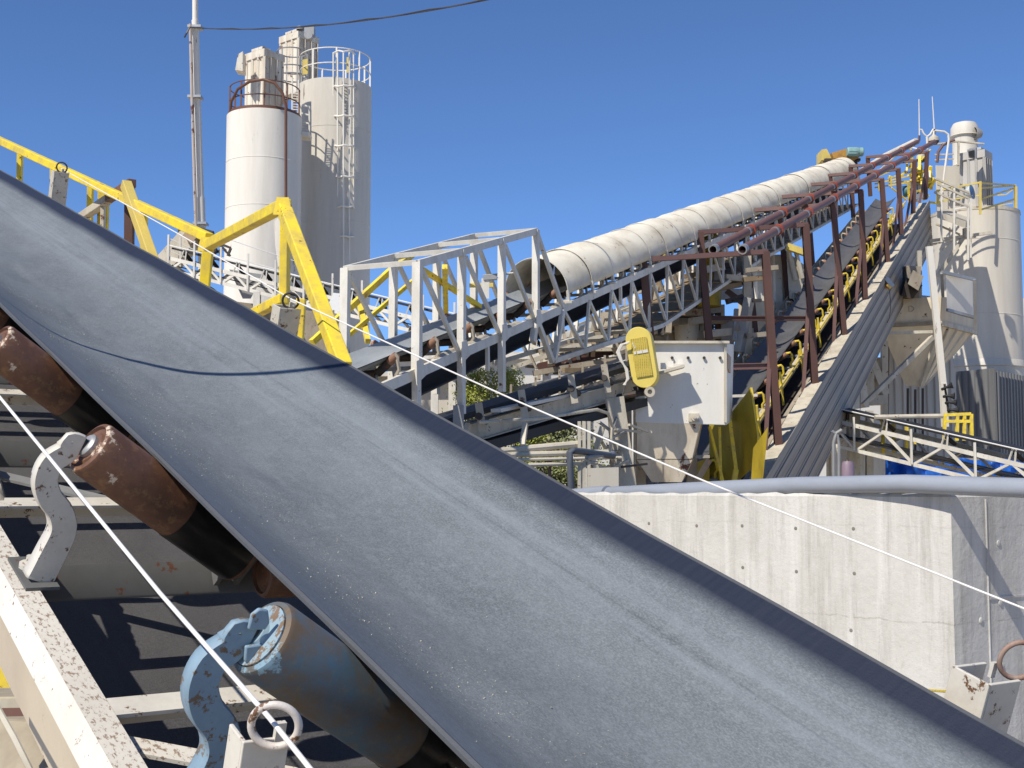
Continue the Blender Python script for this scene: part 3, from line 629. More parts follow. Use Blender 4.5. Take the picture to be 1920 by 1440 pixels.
# head drive at the top
hd = thing('drive_unit', 'rusty yellow head drive with a pale teal motor at the top of the hooded conveyor', 'drive unit', P(1575, 330, 60))
dd_ = 57
m = MB()
m.poly([P(1541, 300, dd_), P(1541, 280, dd_), P(1550, 279, dd_), P(1556, 290, dd_), P(1590, 283, dd_), P(1590, 300, dd_), P(1560, 302, dd_)], 1.0, (0, 1, 0)); m.build('housing', yellowf, hd, smooth=False)
m = MB(); m.poly([P(1556, 290, dd_ - .2), P(1582, 282, dd_ - .2), P(1588, 290, dd_ - .2), P(1612, 294, dd_ - .2), P(1600, 302, dd_ - .2), P(1560, 300, dd_ - .2)], .3, (0, -1, 0)); m.build('gear_case', paint('ochre', (.5, .26, .05, 1), None, .5, RUST, .3, 3), hd, smooth=False)
m = MB(); m.lathe(P(1588, 285, dd_ - .6), P(1616, 285, dd_ - .6) - P(1588, 285, dd_ - .6), [(0, 0), (.17, 0), (.2, .03), (.2, .5), (.17, .55), (.2, .56), (.2, .68), (.15, .72), (0, .72)], 20)
for k in range(12):
    a = k / 12 * 2 * PI; m.beam(P(1590, 285, dd_ - .6) + V((0, math.cos(a), math.sin(a))) * .2, P(1606, 285, dd_ - .6) + V((0, math.cos(a), math.sin(a))) * .2, .02, .03)
m.build('motor', teal, hd)
m = MB(); m.beam(P(1600, 300, dd_), P(1606, 345, dd_), .25, .3, (0, 1, 0)); m.beam(P(1560, 302, dd_ + .4), P(1565, 420, dd_ + .4), .2, .2, (0, 1, 0)); m.beam(P(1545, 301, dd_), P(1612, 300, dd_), .3, .12); m.build('mount', darkm, hd, smooth=False)
# ================= conveyor B : open, steep =================
MB_ = frame_of(2040, -130, -8.27, -9.72); MBi = MB_.inverted()
cb = thing('steep_conveyor', 'steep open belt conveyor with yellow roller brackets climbing beside grey ribbed siding', 'conveyor', None, M=MB_)
m, _ = belt_mesh([24 + .5 * i for i in range(66)], HB, 14, .012, .0, 0, 1.2, 1.0); m.build('carrying_belt', belt3, cb, True)
m = MB(); m.grid([[V((x, y, -.55)) for x in (-.4, 0, .4)] for y in (24, 55)]); m.build('return_belt', black, cb, True, solid=.02)
dist_idlers(cb, [25.0 + 1.15 * i for i in range(26)], HB, 0, 1, yellow, None, None, .14, alt=cream)
for sx in (-1, 1):
    m = MB(); m.channel((sx * .66, 24, -.30), (sx * .66, 57, -.30), .08, .2, side=-sx); m.build('stringer', cream, cb, True, smooth=False)
# left apron board
m = MB(); m.box(-.93, -.72, 24, 56, -.28, -.24); m.box(-.95, -.93, 24, 56, -.28, .0); m.build('side_board', cream, cb, True, smooth=False)
# yellow pipe guard along near side
m = MB(); m.tube([(.86, 25, .02), (.86, 56, .02)], .03, 8); m.tube([(.80, 25, -.12), (.80, 56, -.12)], .03, 8); m.build('guard_pipe', yellowf, cb, True)
for k in range(12):
    m = MB(); m.beam((.86, 25.5 + k * 2.6, -.5), (.86, 25.5 + k * 2.6, .38), .05, .05, (0, 1, 0)); m.beam((.70, 25.5 + k * 2.6, -.3), (.86, 25.5 + k * 2.6, .25), .04); m.build('guard_post', yellow, cb, True, smooth=False)
# stepped walkway panels
xs0, xs1 = 1.32, 1.74
for k in range(26):
    y = 24.2 + k * 1.25; m = MB(); m.hexa([V((xs0, y, -.32)), V((xs1, y, -.32)), V((xs1, y + 1.235, -.32)), V((xs0, y + 1.235, -.32)), V((xs0, y, -.26)), V((xs1, y, -.26)), V((xs1, y + 1.235, -.22)), V((xs0, y + 1.235, -.22))])
    m.build('walkway_panel', cream, cb, True, smooth=False)
m = MB(); m.beam((xs0 - .12, 24, -.42), (xs0 - .12, 56, -.42), .10, .2); m.build('walkway_beam', dusty, cb, True, smooth=False)
m = MB(); m.beam((1.0, 24, -.75), (1.0, 56, -.75), .1, .25); m.build('lower_beam', dusty, cb, True, smooth=False)
MB().box(.74, 1.30, 24, 56, -.92, -.88).build('deck_plate', dusty, cb, True, smooth=False)
MB().box(-.90, .72, 24, 56, -.95, -.91).build('belly_plate', darkm, cb, True, smooth=False)
MB().box(-.96, -.90, 24, 56, -.92, -.28).build('side_panel', dusty, cb, True, smooth=False)
# ribbed siding: profile across height, extruded along slope
zz = []; zt, zb = -.02, -1.98; nrib = 5; hgt = (zt - zb) / nrib
for k in range(nrib):
    z = zt - k * hgt
    zz += [(0, z), (0, z - hgt * .55), (.045, z - hgt * .58), (.045, z - hgt * .64), (.006, z - hgt * .67), (.006, z - hgt * .78), (.045, z - hgt * .81), (.045, z - hgt * .87), (0, z - hgt * .90)]
zz.append((0, zb))
m = MB()
rows = [[V((xs1 + .02 - q[0] + .06, y + (0 if y > 40 else 0), q[1])) for q in zz] for y in (23.2, 29, 35, 41, 47, 53, 56.2)]
m.grid(rows); m.build('ribbed_siding', paint('weathered_grey_siding', (.37, .335, .29, 1), (.18, .165, .14, 1), .8, None, 0, 8, .7, 0, 2.2, (1, .08, 2.5), .1), cb, True, smooth=False, solid=.01)
# ---- red oxide portals ----
POR = [((1460, 845), (1435, 472), (1205, 487), (1222, 660)), ((1528, 725), (1510, 421), (1312, 436), (1330, 640)), ((1583, 630), (1562, 383), (1393, 396), (1418, 640)),
       ((1622, 560), (1614, 358), (1458, 370), (1478, 560)), ((1665, 500), (1653, 336), (1512, 347), (1524, 500)), ((1690, 440), (1684, 317), (1556, 329), (1568, 456)),
       ((1712, 400), (1715, 301), (1595, 312), (1600, 408)), ((1735, 374), (1738, 285), (1627, 295), (1632, 368))]
pf = thing('pipe_support_frame', 'row of red oxide steel portals straddling the steep belt', 'support frame', MB_ @ V((0, 26, -1)))
POD = []
for i, (rb, rt, lt, lb) in enumerate(POR):
    q = MB_ @ onx(MBi, rb[0], rb[1], 1.5); dR = depth(q); POD.append(dR)
    dL = dR * (.975 if i < 2 else 1.03)
    w = .17 if i < 2 else .15
    fp = MB(); fp.ibeam(P(*rb, dR), P(*rt, dR), w, w, (0, 1, 0)) ; p_ = fp.build('portal_post', redox, pf, smooth=False)
    fp = MB(); fp.ibeam(P(*lb, dL), P(*lt, dL), w, w, (0, 1, 0)); fp.build('portal_post', redox, pf, smooth=False)
    fp = MB(); fp.beam(P(lt[0] - 3, lt[1], dL), P(rt[0] + 4, rt[1], dR), .11, .11); fp.build('portal_header', redoxl, pf, smooth=False)
    fp = MB(); fp.beam(P(rb[0] - 26 * 30 / dR, rb[1] + 44 * 30 / dR, dR * .99), P(rt[0] + (rb[0] - rt[0]) * .45 - 2, rt[1] + (rb[1] - rt[1]) * .45, dR), .09, .05, (0, 1, 0)); fp.build('raking_brace', redoxl, pf, smooth=False)
fp = MB(); fp.ibeam(P(1330, 597, POD[1]), P(1520, 597, POD[1]), .12, .12); fp.build('cross_beam', redox, pf, smooth=False)
fp = MB(); fp.ibeam(P(1370, 688, POD[0]), P(1450, 686, POD[0]), .12, .14); fp.build('cross_beam', redoxl, pf, smooth=False)
# pipes: straight, laid on the headers
def pipe(p0, p1, d0, d1, lab, nm='red_pipe'):
    a = P(*p0, d0); b = P(*p1, d1); t = thing(nm, lab, 'pipe', a, 'red pipes laid on the portal frames'); r = .10; dr = (b - a).normalized()
    m = MB(); m.lathe(a, dr, [(r * .82, .6), (r * .82, 0), (r, 0), (r, (b - a).length), (0, (b - a).length)], 20); m.build('pipe_run', redoxl, t)
    m = MB(); m.lathe(a - dr * .01, dr, [(r * .84, 0), (r * 1.12, 0), (r * 1.12, .18), (r, .18)], 20); m.build('end_collar', galv, t)
    for k in range(8):
        q = a + dr * (3.2 + k * 3.3); m = MB(); m.lathe(q, dr, [(r, 0), (r * 1.32, 0), (r * 1.32, .12), (r, .12)], 16); m.build('coupling', orange, t)
        m = MB(); m.lathe(q - dr * .35, dr, [(r, 0), (r * 1.12, 0), (r * 1.12, .1), (r, .1)], 16); m.build('strap', galv, t)
    return t
pipe((1337, 468), (1720, 266), POD[0] * 1.01, POD[7] * 1.01, 'red oxide pipe farther from the ribbed siding, its open end above the white hopper')
pipe((1392, 468), (1752, 266), POD[0] * .99, POD[7] * 1.0, 'red oxide pipe nearer the ribbed siding, with orange couplings')
def P3_(l): return [P(*q) for q in l]
# ================= silos left =================
def cylsilo(nm, lab, cx, x0, x1, ytop, d, mat, seams=(), ybot=913, cone=False):
    c = P(cx, ytop, d); r = (x1 - x0) / 2 / F * d * .998; base = V((c.x, c.y, 0)); h = c.z
    t = thing(nm, lab, 'silo', base)
    pr = []
    if cone:
        zc = P(cx, ybot, d).z; pr = [(r * .25, zc - r * 1.1), (r, zc)]
    else: pr = [(r, 0)]
    sm = sorted(P(cx, y, d).z for y in seams)
    z0_ = pr[-1][1]
    pr += [(r, h), (r * .5, h + .25), (0, h + .35)]
    MB().lathe(base, (0, 0, 1), pr, 64).build('shell', mat, t)
    for z in sm: MB().lathe(base, (0, 0, 1), [(r + .002, z - .02), (r + .012, z - .01), (r + .012, z + .01), (r + .002, z + .02)], 64).build('weld_seam', mat, t)
    if cone:
        for k in range(4):
            a = PI / 4 + k * PI / 2; q = base + V((math.cos(a), math.sin(a), 0)) * r * .95; MB().beam(q, q + V((0, 0, zc + .8)), .3, .3).build('leg', mat, t, smooth=False)
    return t, base, r, h
def railing(t, base, z, r, n, mat, hh=1.1, rr_=.03, a0=0, a1=360, mid=2, kick=None):
    pts = lambda zz_: [base + V((math.cos(R(a0 + (a1 - a0) * i / 36)) * r, math.sin(R(a0 + (a1 - a0) * i / 36)) * r, zz_)) for i in range(37)]
    for k in range(mid): MB().tube(pts(z + hh * (k + 1) / mid), rr_, 6).build('rail', mat, t)
    for i in range(n):
        a = R(a0 + (a1 - a0) * i / n); q = base + V((math.cos(a) * r, math.sin(a) * r, z)); MB().beam(q, q + V((0, 0, hh)), rr_ * 2.4, rr_ * 2).build('rail_post', mat, t, smooth=False)
    if kick: MB().tube(pts(z + .02), .05, 4).build('kick_plate', kick, t)
t1, b1, r1, h1 = cylsilo('cement_silo', 'shorter white silo at left with a rusty railing and duct on top', 496, 427, 566, 222, 60, silo, (312, 400), 525)
rustrail = paint('rusty_rail', (.14, .06, .035, 1), None, .4, RUST, .3, 5)
railing(t1, b1, h1, r1 * .93, 9, rustrail, 1.35, .03, mid=2)
MB().lathe(b1 + V((0, 0, h1)), (0, 0, 1), [(r1 * .97, -.05), (r1 * .97, .15), (r1 * .94, .15), (r1 * .94, -.05)], 48).build('rusty_rim', rustrail, t1)
# hoop pipe in front
zt1 = h1; hoop = [P(535, 520, 57.9), P(536, 380, 57.9), P(536, 200, 57.9), P(530, 175, 57.9), P(515, 156, 57.9), P(494, 149, 57.9), P(468, 153, 58.2), P(446, 167, 58.6), P(434, 190, 59), P(431, 222, 59.2)]
MB().tube(hoop, .066, 8).build('rusty_hoop_pipe', rustrail, t1)
def filter_box(nm, lab, x0, x1, xm, y0, y1, d, mat, ang=0, roofh=.35, w=None):
    # upright ribbed rectangular dust collector. corner edge visible at xm
    a = P(x0, y1, d); b = P(xm, y1, d); z1 = P(xm, y0, d).z; w1 = (xm - x0) / F * d; w2 = (x1 - xm) / F * d
    th = R(ang); u = V((math.cos(th), -math.sin(th), 0)); v_ = V((math.sin(th), math.cos(th), 0))
    W1 = w1 / math.cos(th) ; W2 = w2 / max(math.sin(th), .2); c = V((b.x, b.y, a.z))
    t = thing(nm, lab, 'dust collector', c - u * W1 / 2 + v_ * W2 / 2); z0 = a.z
    def col(p, q, z_0, z_1, out): 
        m = MB(); cs = [c - u * (W1 + out) - v_ * out, c + u * out - v_ * out, c + u * out + v_ * (W2 + out), c - u * (W1 + out) + v_ * (W2 + out)]
        m.hexa([V((k.x, k.y, z_0)) for k in cs] + [V((k.x, k.y, z_1)) for k in cs]); return m
    col(0, 0, z0, z1 - roofh, 0).build('casing', mat, t, smooth=False)
    col(0, 0, z1 - roofh, z1, .07).build('cap', mat, t, smooth=False)
    for k in (0, 1, 2, 3):
        q = c - u * (W1 * k / 3) - v_ * .03; MB().beam(V((q.x, q.y, z0)), V((q.x, q.y, z1 - roofh)), .10, .07, (0, 1, 0)).build('rib', mat, t, smooth=False)
        q = c + u * .03 + v_ * (W2 * k / 3); MB().beam(V((q.x, q.y, z0)), V((q.x, q.y, z1 - roofh)), .07, .10, (0, 1, 0)).build('rib', mat, t, smooth=False)
    MB().beam(V((c.x, c.y, z1 + .08)) - u * W1 * .7 + v_ * .2, V((c.x, c.y, z1 + .08)) + v_ * .2 - u * .1, .5, .12).build('lid', mat, t, smooth=False)
    return t, c, u, v_, W1, W2, z0, z1
fm = paint('stained_filter_paint', (.72, .67, .57, 1), (.40, .30, .19, 1), .9, RUST, .26, 2.6, .6, 0, 1.8, (1, 1, .15))
f1, c_, u_, v__, W1, W2, z0, z1 = filter_box('dust_collector', 'stained ribbed dust collector with side spout on the shorter left silo', 455, 522, 494, 88, 216, 60, fm, 38)
m = MB(); m.poly([P(455, 96, 59.5), P(446, 102, 59.5), P(441, 131, 59.5), P(455, 133, 59.5)], .7, (0, 1, 0)); m.build('spout', fm, f1, smooth=False)
t2, b2, r2, h2 = cylsilo('cement_silo', 'taller white silo at left with a caged ladder on its face', 628, 560, 697, 166, 64, silog, (255, 340, 430), 540)
railing(t2, b2, h2, r2 * .96, 9, silo, 1.5, .032, mid=2)
f2, *_ = filter_box('dust_collector', 'tall ribbed dust collector behind the shorter silo, with machinery on its side', 519, 588, 558, 55, 172, 67, fm, 40)
m = MB(); m.box(0, 0, 0, 0, 0, 0) if False else None
m.beam(P(572, 60, 66), P(590, 60, 66), .5, .45); m.lathe(P(563, 56, 66), (0, 0, 1), [(0, .2), (.2, .15), (.2, 0)], 12); m.lathe(P(580, 70, 65.8), (0, -1, 0), [(.22, 0), (.22, .4), (0, .4)], 14); m.build('blower', grey, f2)
# caged ladder on silo 2
lx = 647; ld = 61.7
lad = thing('caged_ladder', 'white caged ladder running up the taller left silo', 'ladder', P(lx, 560, ld))
m = MB()
for dx in (-9, 9): m.tube([P(lx + dx + 2, 560, ld + .5), P(lx + dx + 2, 150, ld + .5)], .03, 6)
m.build('side_rail', silo, lad)
m = MB()
for k in range(60): y = 558 - k * 6.8; m.tube([P(lx - 7, y, ld + .5), P(lx + 11, y, ld + .5)], .018, 5)
m.build('rungs', grey, lad)
m = MB()
for k, dx in enumerate((-19, -11, 0, 11, 19)):
    dz = [.45, .1, -.12, .1, .45][k]; m.tube([P(lx - 3 + dx, 505 if k != 2 else 520, ld + dz), P(lx - 3 + dx, 98, ld + dz)], .04, 6)
m.build('cage_bars', hopw, lad)
for y in (97, 160, 216, 272, 330, 386, 442, 505):
    m = MB(); m.tube([P(lx - 22, y + 5, ld + .55), P(lx - 19, y + 1, ld + .25), P(lx - 12, y + (-2 if y < 120 else 2), ld - .02), P(lx - 3, y, ld - .14), P(lx + 8, y + (-2 if y < 120 else 2), ld - .02), P(lx + 15, y + 1, ld + .25), P(lx + 18, y + 5, ld + .55)], .045, 6); m.build('cage_hoop', hopw, lad)
MB().hexa(P3_([(515, 500, 58), (530, 500, 58), (530, 500, 58.6), (515, 500, 58.6), (517, 412, 58), (527, 408, 58), (527, 408, 58.6), (517, 412, 58.6)])).build('side_duct', silo, t1, smooth=False)
# yellow safety gates & linking walkway
sg = thing('safety_gate', 'pale yellow gate panels in the railing at the top of the taller left silo', 'gate', P(600, 140, 63))
m = MB(); m.poly([P(567, 112, 63), P(577, 110, 63), P(577, 138, 63), P(567, 140, 63)], .08); m.build('panel', yellowf, sg, smooth=False)
m = MB(); m.poly([P(650, 107, 62), P(657, 108, 62), P(657, 137, 62), P(650, 136, 62)], .08); m.build('panel', yellowf, sg, smooth=False)
wk = thing('link_walkway', 'small railed landing between the two left silos', 'walkway', P(570, 250, 61))
m = MB(); m.beam(P(556, 254, 60.5), P(582, 256, 60.5), .9, .18); m.build('deck', silo, wk, smooth=False)
for y in (200, 216, 232, 246): mem(wk, 'rail', P(564, y - 4, 60.3), P(580, y, 60.3), .07, None, silo, 0)
for x, y in ((564, 196), (580, 200)): mem(wk, 'post', P(x, y, 60.3), P(x, 256, 60.3), .07, None, silo, 0)
for k in range(14): mem(wk, 'rung', P(548, 170 + k * 5, 60.4), P(560, 171 + k * 5, 60.4), .03, None, silo, 0)
m = MB(); m.tube([P(548, 150, 60.4), P(548, 245, 60.4)], .04, 6); m.tube([P(560, 150, 60.4), P(560, 245, 60.4)], .04, 6); m.build('ladder_rails', silo, wk)
# ring railing around collector 2
m = MB()
for y in (93, 125, 140): m.ring(P(548, y + 5, 64), (0, 0, 1), .75, .035, 24, 5)
for k in range(6): a = k * PI / 3; c = P(548, 98, 64) + V((math.cos(a), math.sin(a), 0)) * .75; m.beam(c, c - V((0, 0, 2.6)), .05)
tag(m.build('ladder_cage', grey), 'round ladder cage in front of the tall rear dust collector', 'ladder cage')
# ================= conveyor C (left, behind) =================
def truss_conv(nm, lab, a, b, d0, d1, hpx, n, legs=(), wid=1.0, mat=white, hanging=True, rails=True):
    """a,b pixel ends of the belt line; hpx truss depth in pixels at a,b"""
    A = P(*a, d0); B = P(*b, d1); D = (B - A).normalized(); Lx = V((D.y, -D.x, 0)).normalized()
    if Lx.y > 0: Lx = -Lx      # toward the camera
    t = thing(nm, lab, 'conveyor', V((A.x, A.y, A.z)))
    hA = hpx[0] / F * d0; hB = hpx[1] / F * d1; U = V((0, 0, 1))
    m = MB(); m.beam(A, B, wid * .85, .05); m.build('carrying_belt', black, t, smooth=False)
    m = MB(); m.beam(A - U * hA * .75, B - U * hB * .75, wid * .8, .03); m.build('return_belt', black, t, smooth=False)
    for s_ in (1, -1):
        off = Lx * wid / 2 * s_
        m = MB(); m.beam(A + off - U * .3, B + off - U * .3, .07, .10); m.build('top_chord', mat, t, smooth=False)
        m = MB(); m.beam(A + off - U * hA, B + off - U * hB, .07, .09); m.build('lower_chord', mat, t, smooth=False)
        for i in range(n):
            f0, f1 = i / n, (i + 1) / n; fm_ = (f0 + f1) / 2
            q = lambda f, k: A + (B - A) * f + off - U * (.3 if k else hA + (hB - hA) * f)
            m = MB(); m.beam(q(f0, 0), q(fm_, 1), .06); m.build('truss_web', mat, t, smooth=False)
            m = MB(); m.beam(q(fm_, 1), q(f1, 0), .06); m.build('truss_web', mat, t, smooth=False)
            if s_ == 1:
                m = MB(); m.beam(q(f0, 0) + Lx * .07, q(f0, 0) + Lx * .07 + U * (hA + (.35 if rails else -.1)), .05); m.build('rail_post', mat, t, smooth=False)
                r_ = MB(); p0 = q(fm_, 1) + U * .05; [r_.beam(p0 + D * k_ - U * .1, p0 + D * (k_ * .4 + .1) + U * .30, .05, .03, (1, 0, 0)) for k_ in (-.12, .08)]; rr_ = r_.build('idler_bracket', mat, t)
                m = MB(); m.lathe(p0 + U * .20 - Lx * .08, -Lx * 1 - U * .6, [(0, 0), (.055, 0), (.055, .35), (0, .35)], 10); m.build('roller', darkm, rr_)
        if s_ == 1:
            m = MB(); m.tube([q0 for q0 in (A + off + U * .06 + Lx * .06, B + off + U * .06 + Lx * .06)], .015, 5); m.build('rope', ropem, t)
    for f in legs:
        q = A + (B - A) * f
        for s_ in (1, -1): m = MB(); e = q + Lx * wid / 2 * s_; m.beam(e - U * hA, V((e.x, e.y, 0)), .18, .18); m.build('leg', mat, t, smooth=False)
    return t
c3 = truss_conv('belt_conveyor', 'low white truss conveyor running in front of the left silos', (340, 470), (930, 612), 36, 32, (42, 48), 11, (.3, .85))
m = MB(); m.poly([P(625, 549, 32.5), P(655, 552, 32.5), P(640, 585, 32.5), P(612, 578, 32.5)], .05); m.build('white_sign', paint('sign_white', (.82, .82, .8, 1), None, .1, None, 0), c3, smooth=False)
m = MB(); m.poly([P(636, 554, 32.35), P(642, 555, 32.35), P(642, 557, 32.35), P(636, 556, 32.35)], .02); m.build('red_mark', orange, c3, smooth=False)
# small grey bins under conveyor C
gb = thing('transfer_hopper', 'grey transfer hopper hanging beneath the low left conveyor', 'hopper', P(480, 600, 38))
m = MB(); d = 38; m.hexa([P(455, 560, d), P(470, 560, d), P(470, 560, d + 1.2), P(455, 560, d + 1.2), P(430, 505, d), P(495, 515, d), P(495, 515, d + 1.5), P(430, 505, d + 1.5)]); m.build('bin', grey, gb, smooth=False)
ch = thing('chute', 'pale inclined square chute at the foot of the white pole', 'chute', P(330, 560, 37))
m = MB(); m.beam(P(310, 500, 37), P(372, 432, 37), .62, .55); m.build('duct', cream, ch, smooth=False)
m = MB(); m.beam(P(355, 452, 36.6), P(368, 437, 36.6), .45, .35); m.build('rusty_patch_plate', paint('tan', (.4, .28, .17, 1), None, .4, RUST, .2, 4), ch, smooth=False)
m = MB(); m.beam(P(335, 434, 37.5), P(372, 440, 37.5), .2, .2); m.lathe(P(372, 440, 36.8), P(400, 448, 36.8) - P(372, 440, 36.8), [(0, 0), (.22, 0), (.22, .4), (0, .4)], 14); m.build('motor', darkm, ch)
m = MB()
for x in (317, 338): m.beam(P(x, 445, 36.4), P(x, 500, 36.4), .05)
m.tube([P(317, 447, 36.4), P(385, 478, 36.4)], .015, 5); m.tube([P(317, 470, 36.4), P(385, 498, 36.4)], .015, 5)
m.build('guard_rail', silo, ch)
m = MB(); m.beam(P(300, 500, 38.5), P(400, 560, 38.5), 1.2, .5); m.build('underbelt', darkm, ch, smooth=False)
tp = thing('tail_pulley_guard', 'tangled dark machinery above the low left conveyor end', 'machinery', P(405, 500, 37))
m = MB()
for a, b in (((396, 465), (412, 460)), ((412, 460), (424, 470)), ((404, 470), (396, 500)), ((420, 468), (432, 480)), ((396, 478), (416, 468)), ((412, 472), (416, 488)), ((433, 465), (427, 480)), ((415, 458), (433, 465))): m.beam(P(*a, 36.5), P(*b, 36.5), .06)
m.lathe(P(402, 470, 36.5), (0, -1, 0), [(.1, 0), (.1, .2), (0, .2)], 12); m.build('levers', darkm, tp, smooth=False)
m = MB(); m.tube([P(433, 482, 36.5), P(500, 500, 36.3), P(620, 535, 36)], .012, 5); m.tube([P(418, 445, 36.4), P(560, 492, 36)], .01, 4); m.build('wire', ropem, tp)
# ================= conveyor D (lower right) =================
c4 = truss_conv('belt_conveyor', 'low white truss conveyor passing beneath the beige bin at lower right', (1530, 756), (1990, 860), 36, 29, (66, 72), 4, (.15,), .9, rails=False)
# ================= concrete wall and pipe =================
dc = 12.0; co = P(1783, 926, dc); zt = co.z
uL = V((-.7071, .7071, 0)); uR = V((.80, .60, 0)); base = V((co.x, co.y, 0))
cw = thing('concrete_wall', 'pale board-marked concrete retaining wall with form-tie holes and a sharp corner', 'wall', base)
def wallpatch(dirv, length, nx, ny, nrm):
    rnd = random.Random(5); rows = []
    for j in range(ny + 1):
        z = zt * j / ny
        rows.append([base + dirv * (length * i / nx) + V((0, 0, z + (rnd.uniform(-.02, .02) if j == ny else 0))) for i in range(nx + 1)])
    return rows
m = MB(); LL, LR = 9.0, 5.0; th = .35
# solid L-shaped wall with a slightly ragged top edge
inn = -(-uL + -uR).normalized()   # pointing backwards
def ring_pts(z, jit):
    rnd = random.Random(9); out = []
    def j(): return V((0, 0, rnd.uniform(-jit, jit)))
    for i in range(80, 0, -1): out.append(base + uL * (LL * i / 80) + V((0, 0, z)) + j())
    out.append(base + V((0, 0, z)) + V((0, .012, 0)))
    for i in range(1, 41): out.append(base + uR * (LR * i / 40) + V((0, 0, z)) + j())
    return out
lo = ring_pts(0, 0); mid = ring_pts(zt - .03, 0); hi = [p + V((0, .03, 0)) for p in ring_pts(zt, .012)]
back = [p + V((0, th, 0)) for p in hi]; backlo = [V((p.x, p.y, 0)) for p in back]
m.grid([lo, mid, hi, back, backlo]); m.build('wall_body', conc, cw, smooth=False)
dark = paint('tie_hole_shadow_plug', (.22, .20, .17, 1), None, .3, None, 0, 8, .95)
m = MB(); nF = (uL.cross(V((0, 0, 1)))).normalized()
if nF.y > 0: nF = -nF
nR = V((.60, -.80, 0))
for i, fx in enumerate((.0858, .1411, .1961, .246, .3018)):
    for j, yy in enumerate((.36, .80, 1.36, 1.95)):
        q = base + uL * (fx * dc + (.05 if j == 2 else 0)) + V((0, 0, zt - yy + (.0 if i % 2 else .012))) - nF * -.001
        m.lathe(q - nF * .0, nF, [(.019, .0005), (.014, .003), (.0, .0015)], 12)
m.build('tie_holes', dark, cw)
m = MB()
for (tx, yy) in ((.75, .48), (.75, 1.05), (.75, 1.65), (.42, 1.2)):
    q = base + uR * tx + V((0, 0, zt - yy)); m.lathe(q, nR, [(.032, .001), (.028, .008), (.018, .011), (.0, .011)], 14)
m.build('tie_plugs', conc, cw)
m = MB(); m.beam(base + uR * .55 + V((0, 0, .3)) + nR * .001, base + uR * .55 + V((0, 0, zt - .05)) + nR * .001, .016, .012, (0, 1, 0)); m.beam(base + uR * .57 + V((0, 0, zt - 1.0)), base + uR * 3 + V((0, 0, zt - 1.0)), .02, .02)
m.build('form_joint_ridge', conc, cw, smooth=False)
pp = thing('grey_pipe', 'thick grey plastic pipe lying along the top of the concrete wall', 'pipe', P(1130, 925, 16))
m = MB(); pts = [P(1062, 930, 16.6), P(1145, 926, 15.7), P(1290, 919, 14.55), P(1500, 910, 13.25), P(1700, 907, 12.25), P(1920, 915, 11.3), P(2060, 922, 10.8)]
m.tube(pts, .088, 24); m.build('pipe_run', pvc, pp)
m = MB(); m.tube([P(1108, 928, 16.05), P(1140, 926.5, 15.7)], .104, 24); m.tube([P(1096, 929, 16.2), P(1112, 928, 16.0)], .098, 24); m.build('coupling', pvc, pp)
bp = thing('standpipe', 'dark grey elbowed pipe rising beside the left end of the wall pipe', 'pipe', P(1070, 925, 17))
m = MB(); m.tube([P(1072, 935, 17), P(1069, 870, 17), P(1068, 848, 17), P(1074, 845, 17.02), P(1096, 847, 17.3), P(1150, 855, 18)], .045, 10); m.build('bent_pipe', paint('slate_pipe', (.08, .09, .11, 1), None, .4, None, 0), bp)
m = MB(); m.tube([P(1100, 858, 17.3), P(1150, 850, 18)], .03, 8); m.build('elbow', grey, bp)
ry = thing('yellow_rope', 'frayed yellow rope tied at the foot of the concrete corner', 'rope', P(1760, 1296, 5))
m = MB(); m.tube([P(1740, 1294, 6), P(1770, 1296, 5), P(1790, 1293, 4), P(1806, 1294, 3)], .006, 6); m.build('strand', yellow, ry)
# far-side roller bracket glimpsed past the belt, seen at (1400-1470,1090-1140) is part of the foreground idlers
sw = thing('belt_switch', 'small grey belt switch on a white stand by the mouth of the hood', 'switch', P(912, 560, 21.5))
m = MB(); m.beam(P(910, 560, 21.6), P(910, 522, 21.6), .13, .06, (0, 1, 0)); m.build('stand', white, sw, smooth=False)
m = MB(); m.beam(P(906, 521, 21.6), P(932, 519, 21.6), .10, .10); m.build('switch_box', grey, sw, smooth=False, bevel=.01)
m = MB(); m.tube([P(930, 515, 21.6), P(965, 512, 21.6)], .02, 8); m.build('lever', galv, sw)
# ================= centre: hopper, lower conveyor, yellow guard =================
dh = 25.0
hp = thing('feed_hopper', 'white steel feed hopper box above a stained tapering chute', 'hopper', P(1280, 905, dh))
def P3(l): return [P(*q) for q in l]
m = MB(); A = P(1188, 668, dh); B = P(1368, 660, dh + .3)
m.hexa(P3([(1192, 792, dh), (1362, 797, dh), (1372, 790, dh + 1.6), (1205, 785, dh + 1.6), (1188, 644, dh), (1364, 644, dh), (1376, 646, dh + 1.6), (1205, 645, dh + 1.6)])); m.build('box', hopw, hp, smooth=False, bevel=.01)
m = MB(); m.beam(P(1186, 642, dh - .04), P(1367, 642, dh - .04), .12, .05); m.beam(P(1360, 646, dh - .03), P(1360, 792, dh - .03), .05, .05, (0, 1, 0)); m.build('flange', cream, hp, smooth=False)
m = MB(); m.poly(P3([(1364, 662, dh - .02), (1371, 670, dh + .3), (1370, 700, dh + .3), (1364, 690, dh - .02)]), .03); m.build('wear_plate', paint('tan_plate', (.45, .3, .18, 1), None, .5, RUST, .2, 4), hp, smooth=False)
m = MB()
for x in (1260, 1290, 1320, 1350): m.lathe(P(x, 671, dh - .02), (0, -1, 0), [(.03, 0), (.03, .03), (0, .03)], 8)
m.build('bolts', darkm, hp)
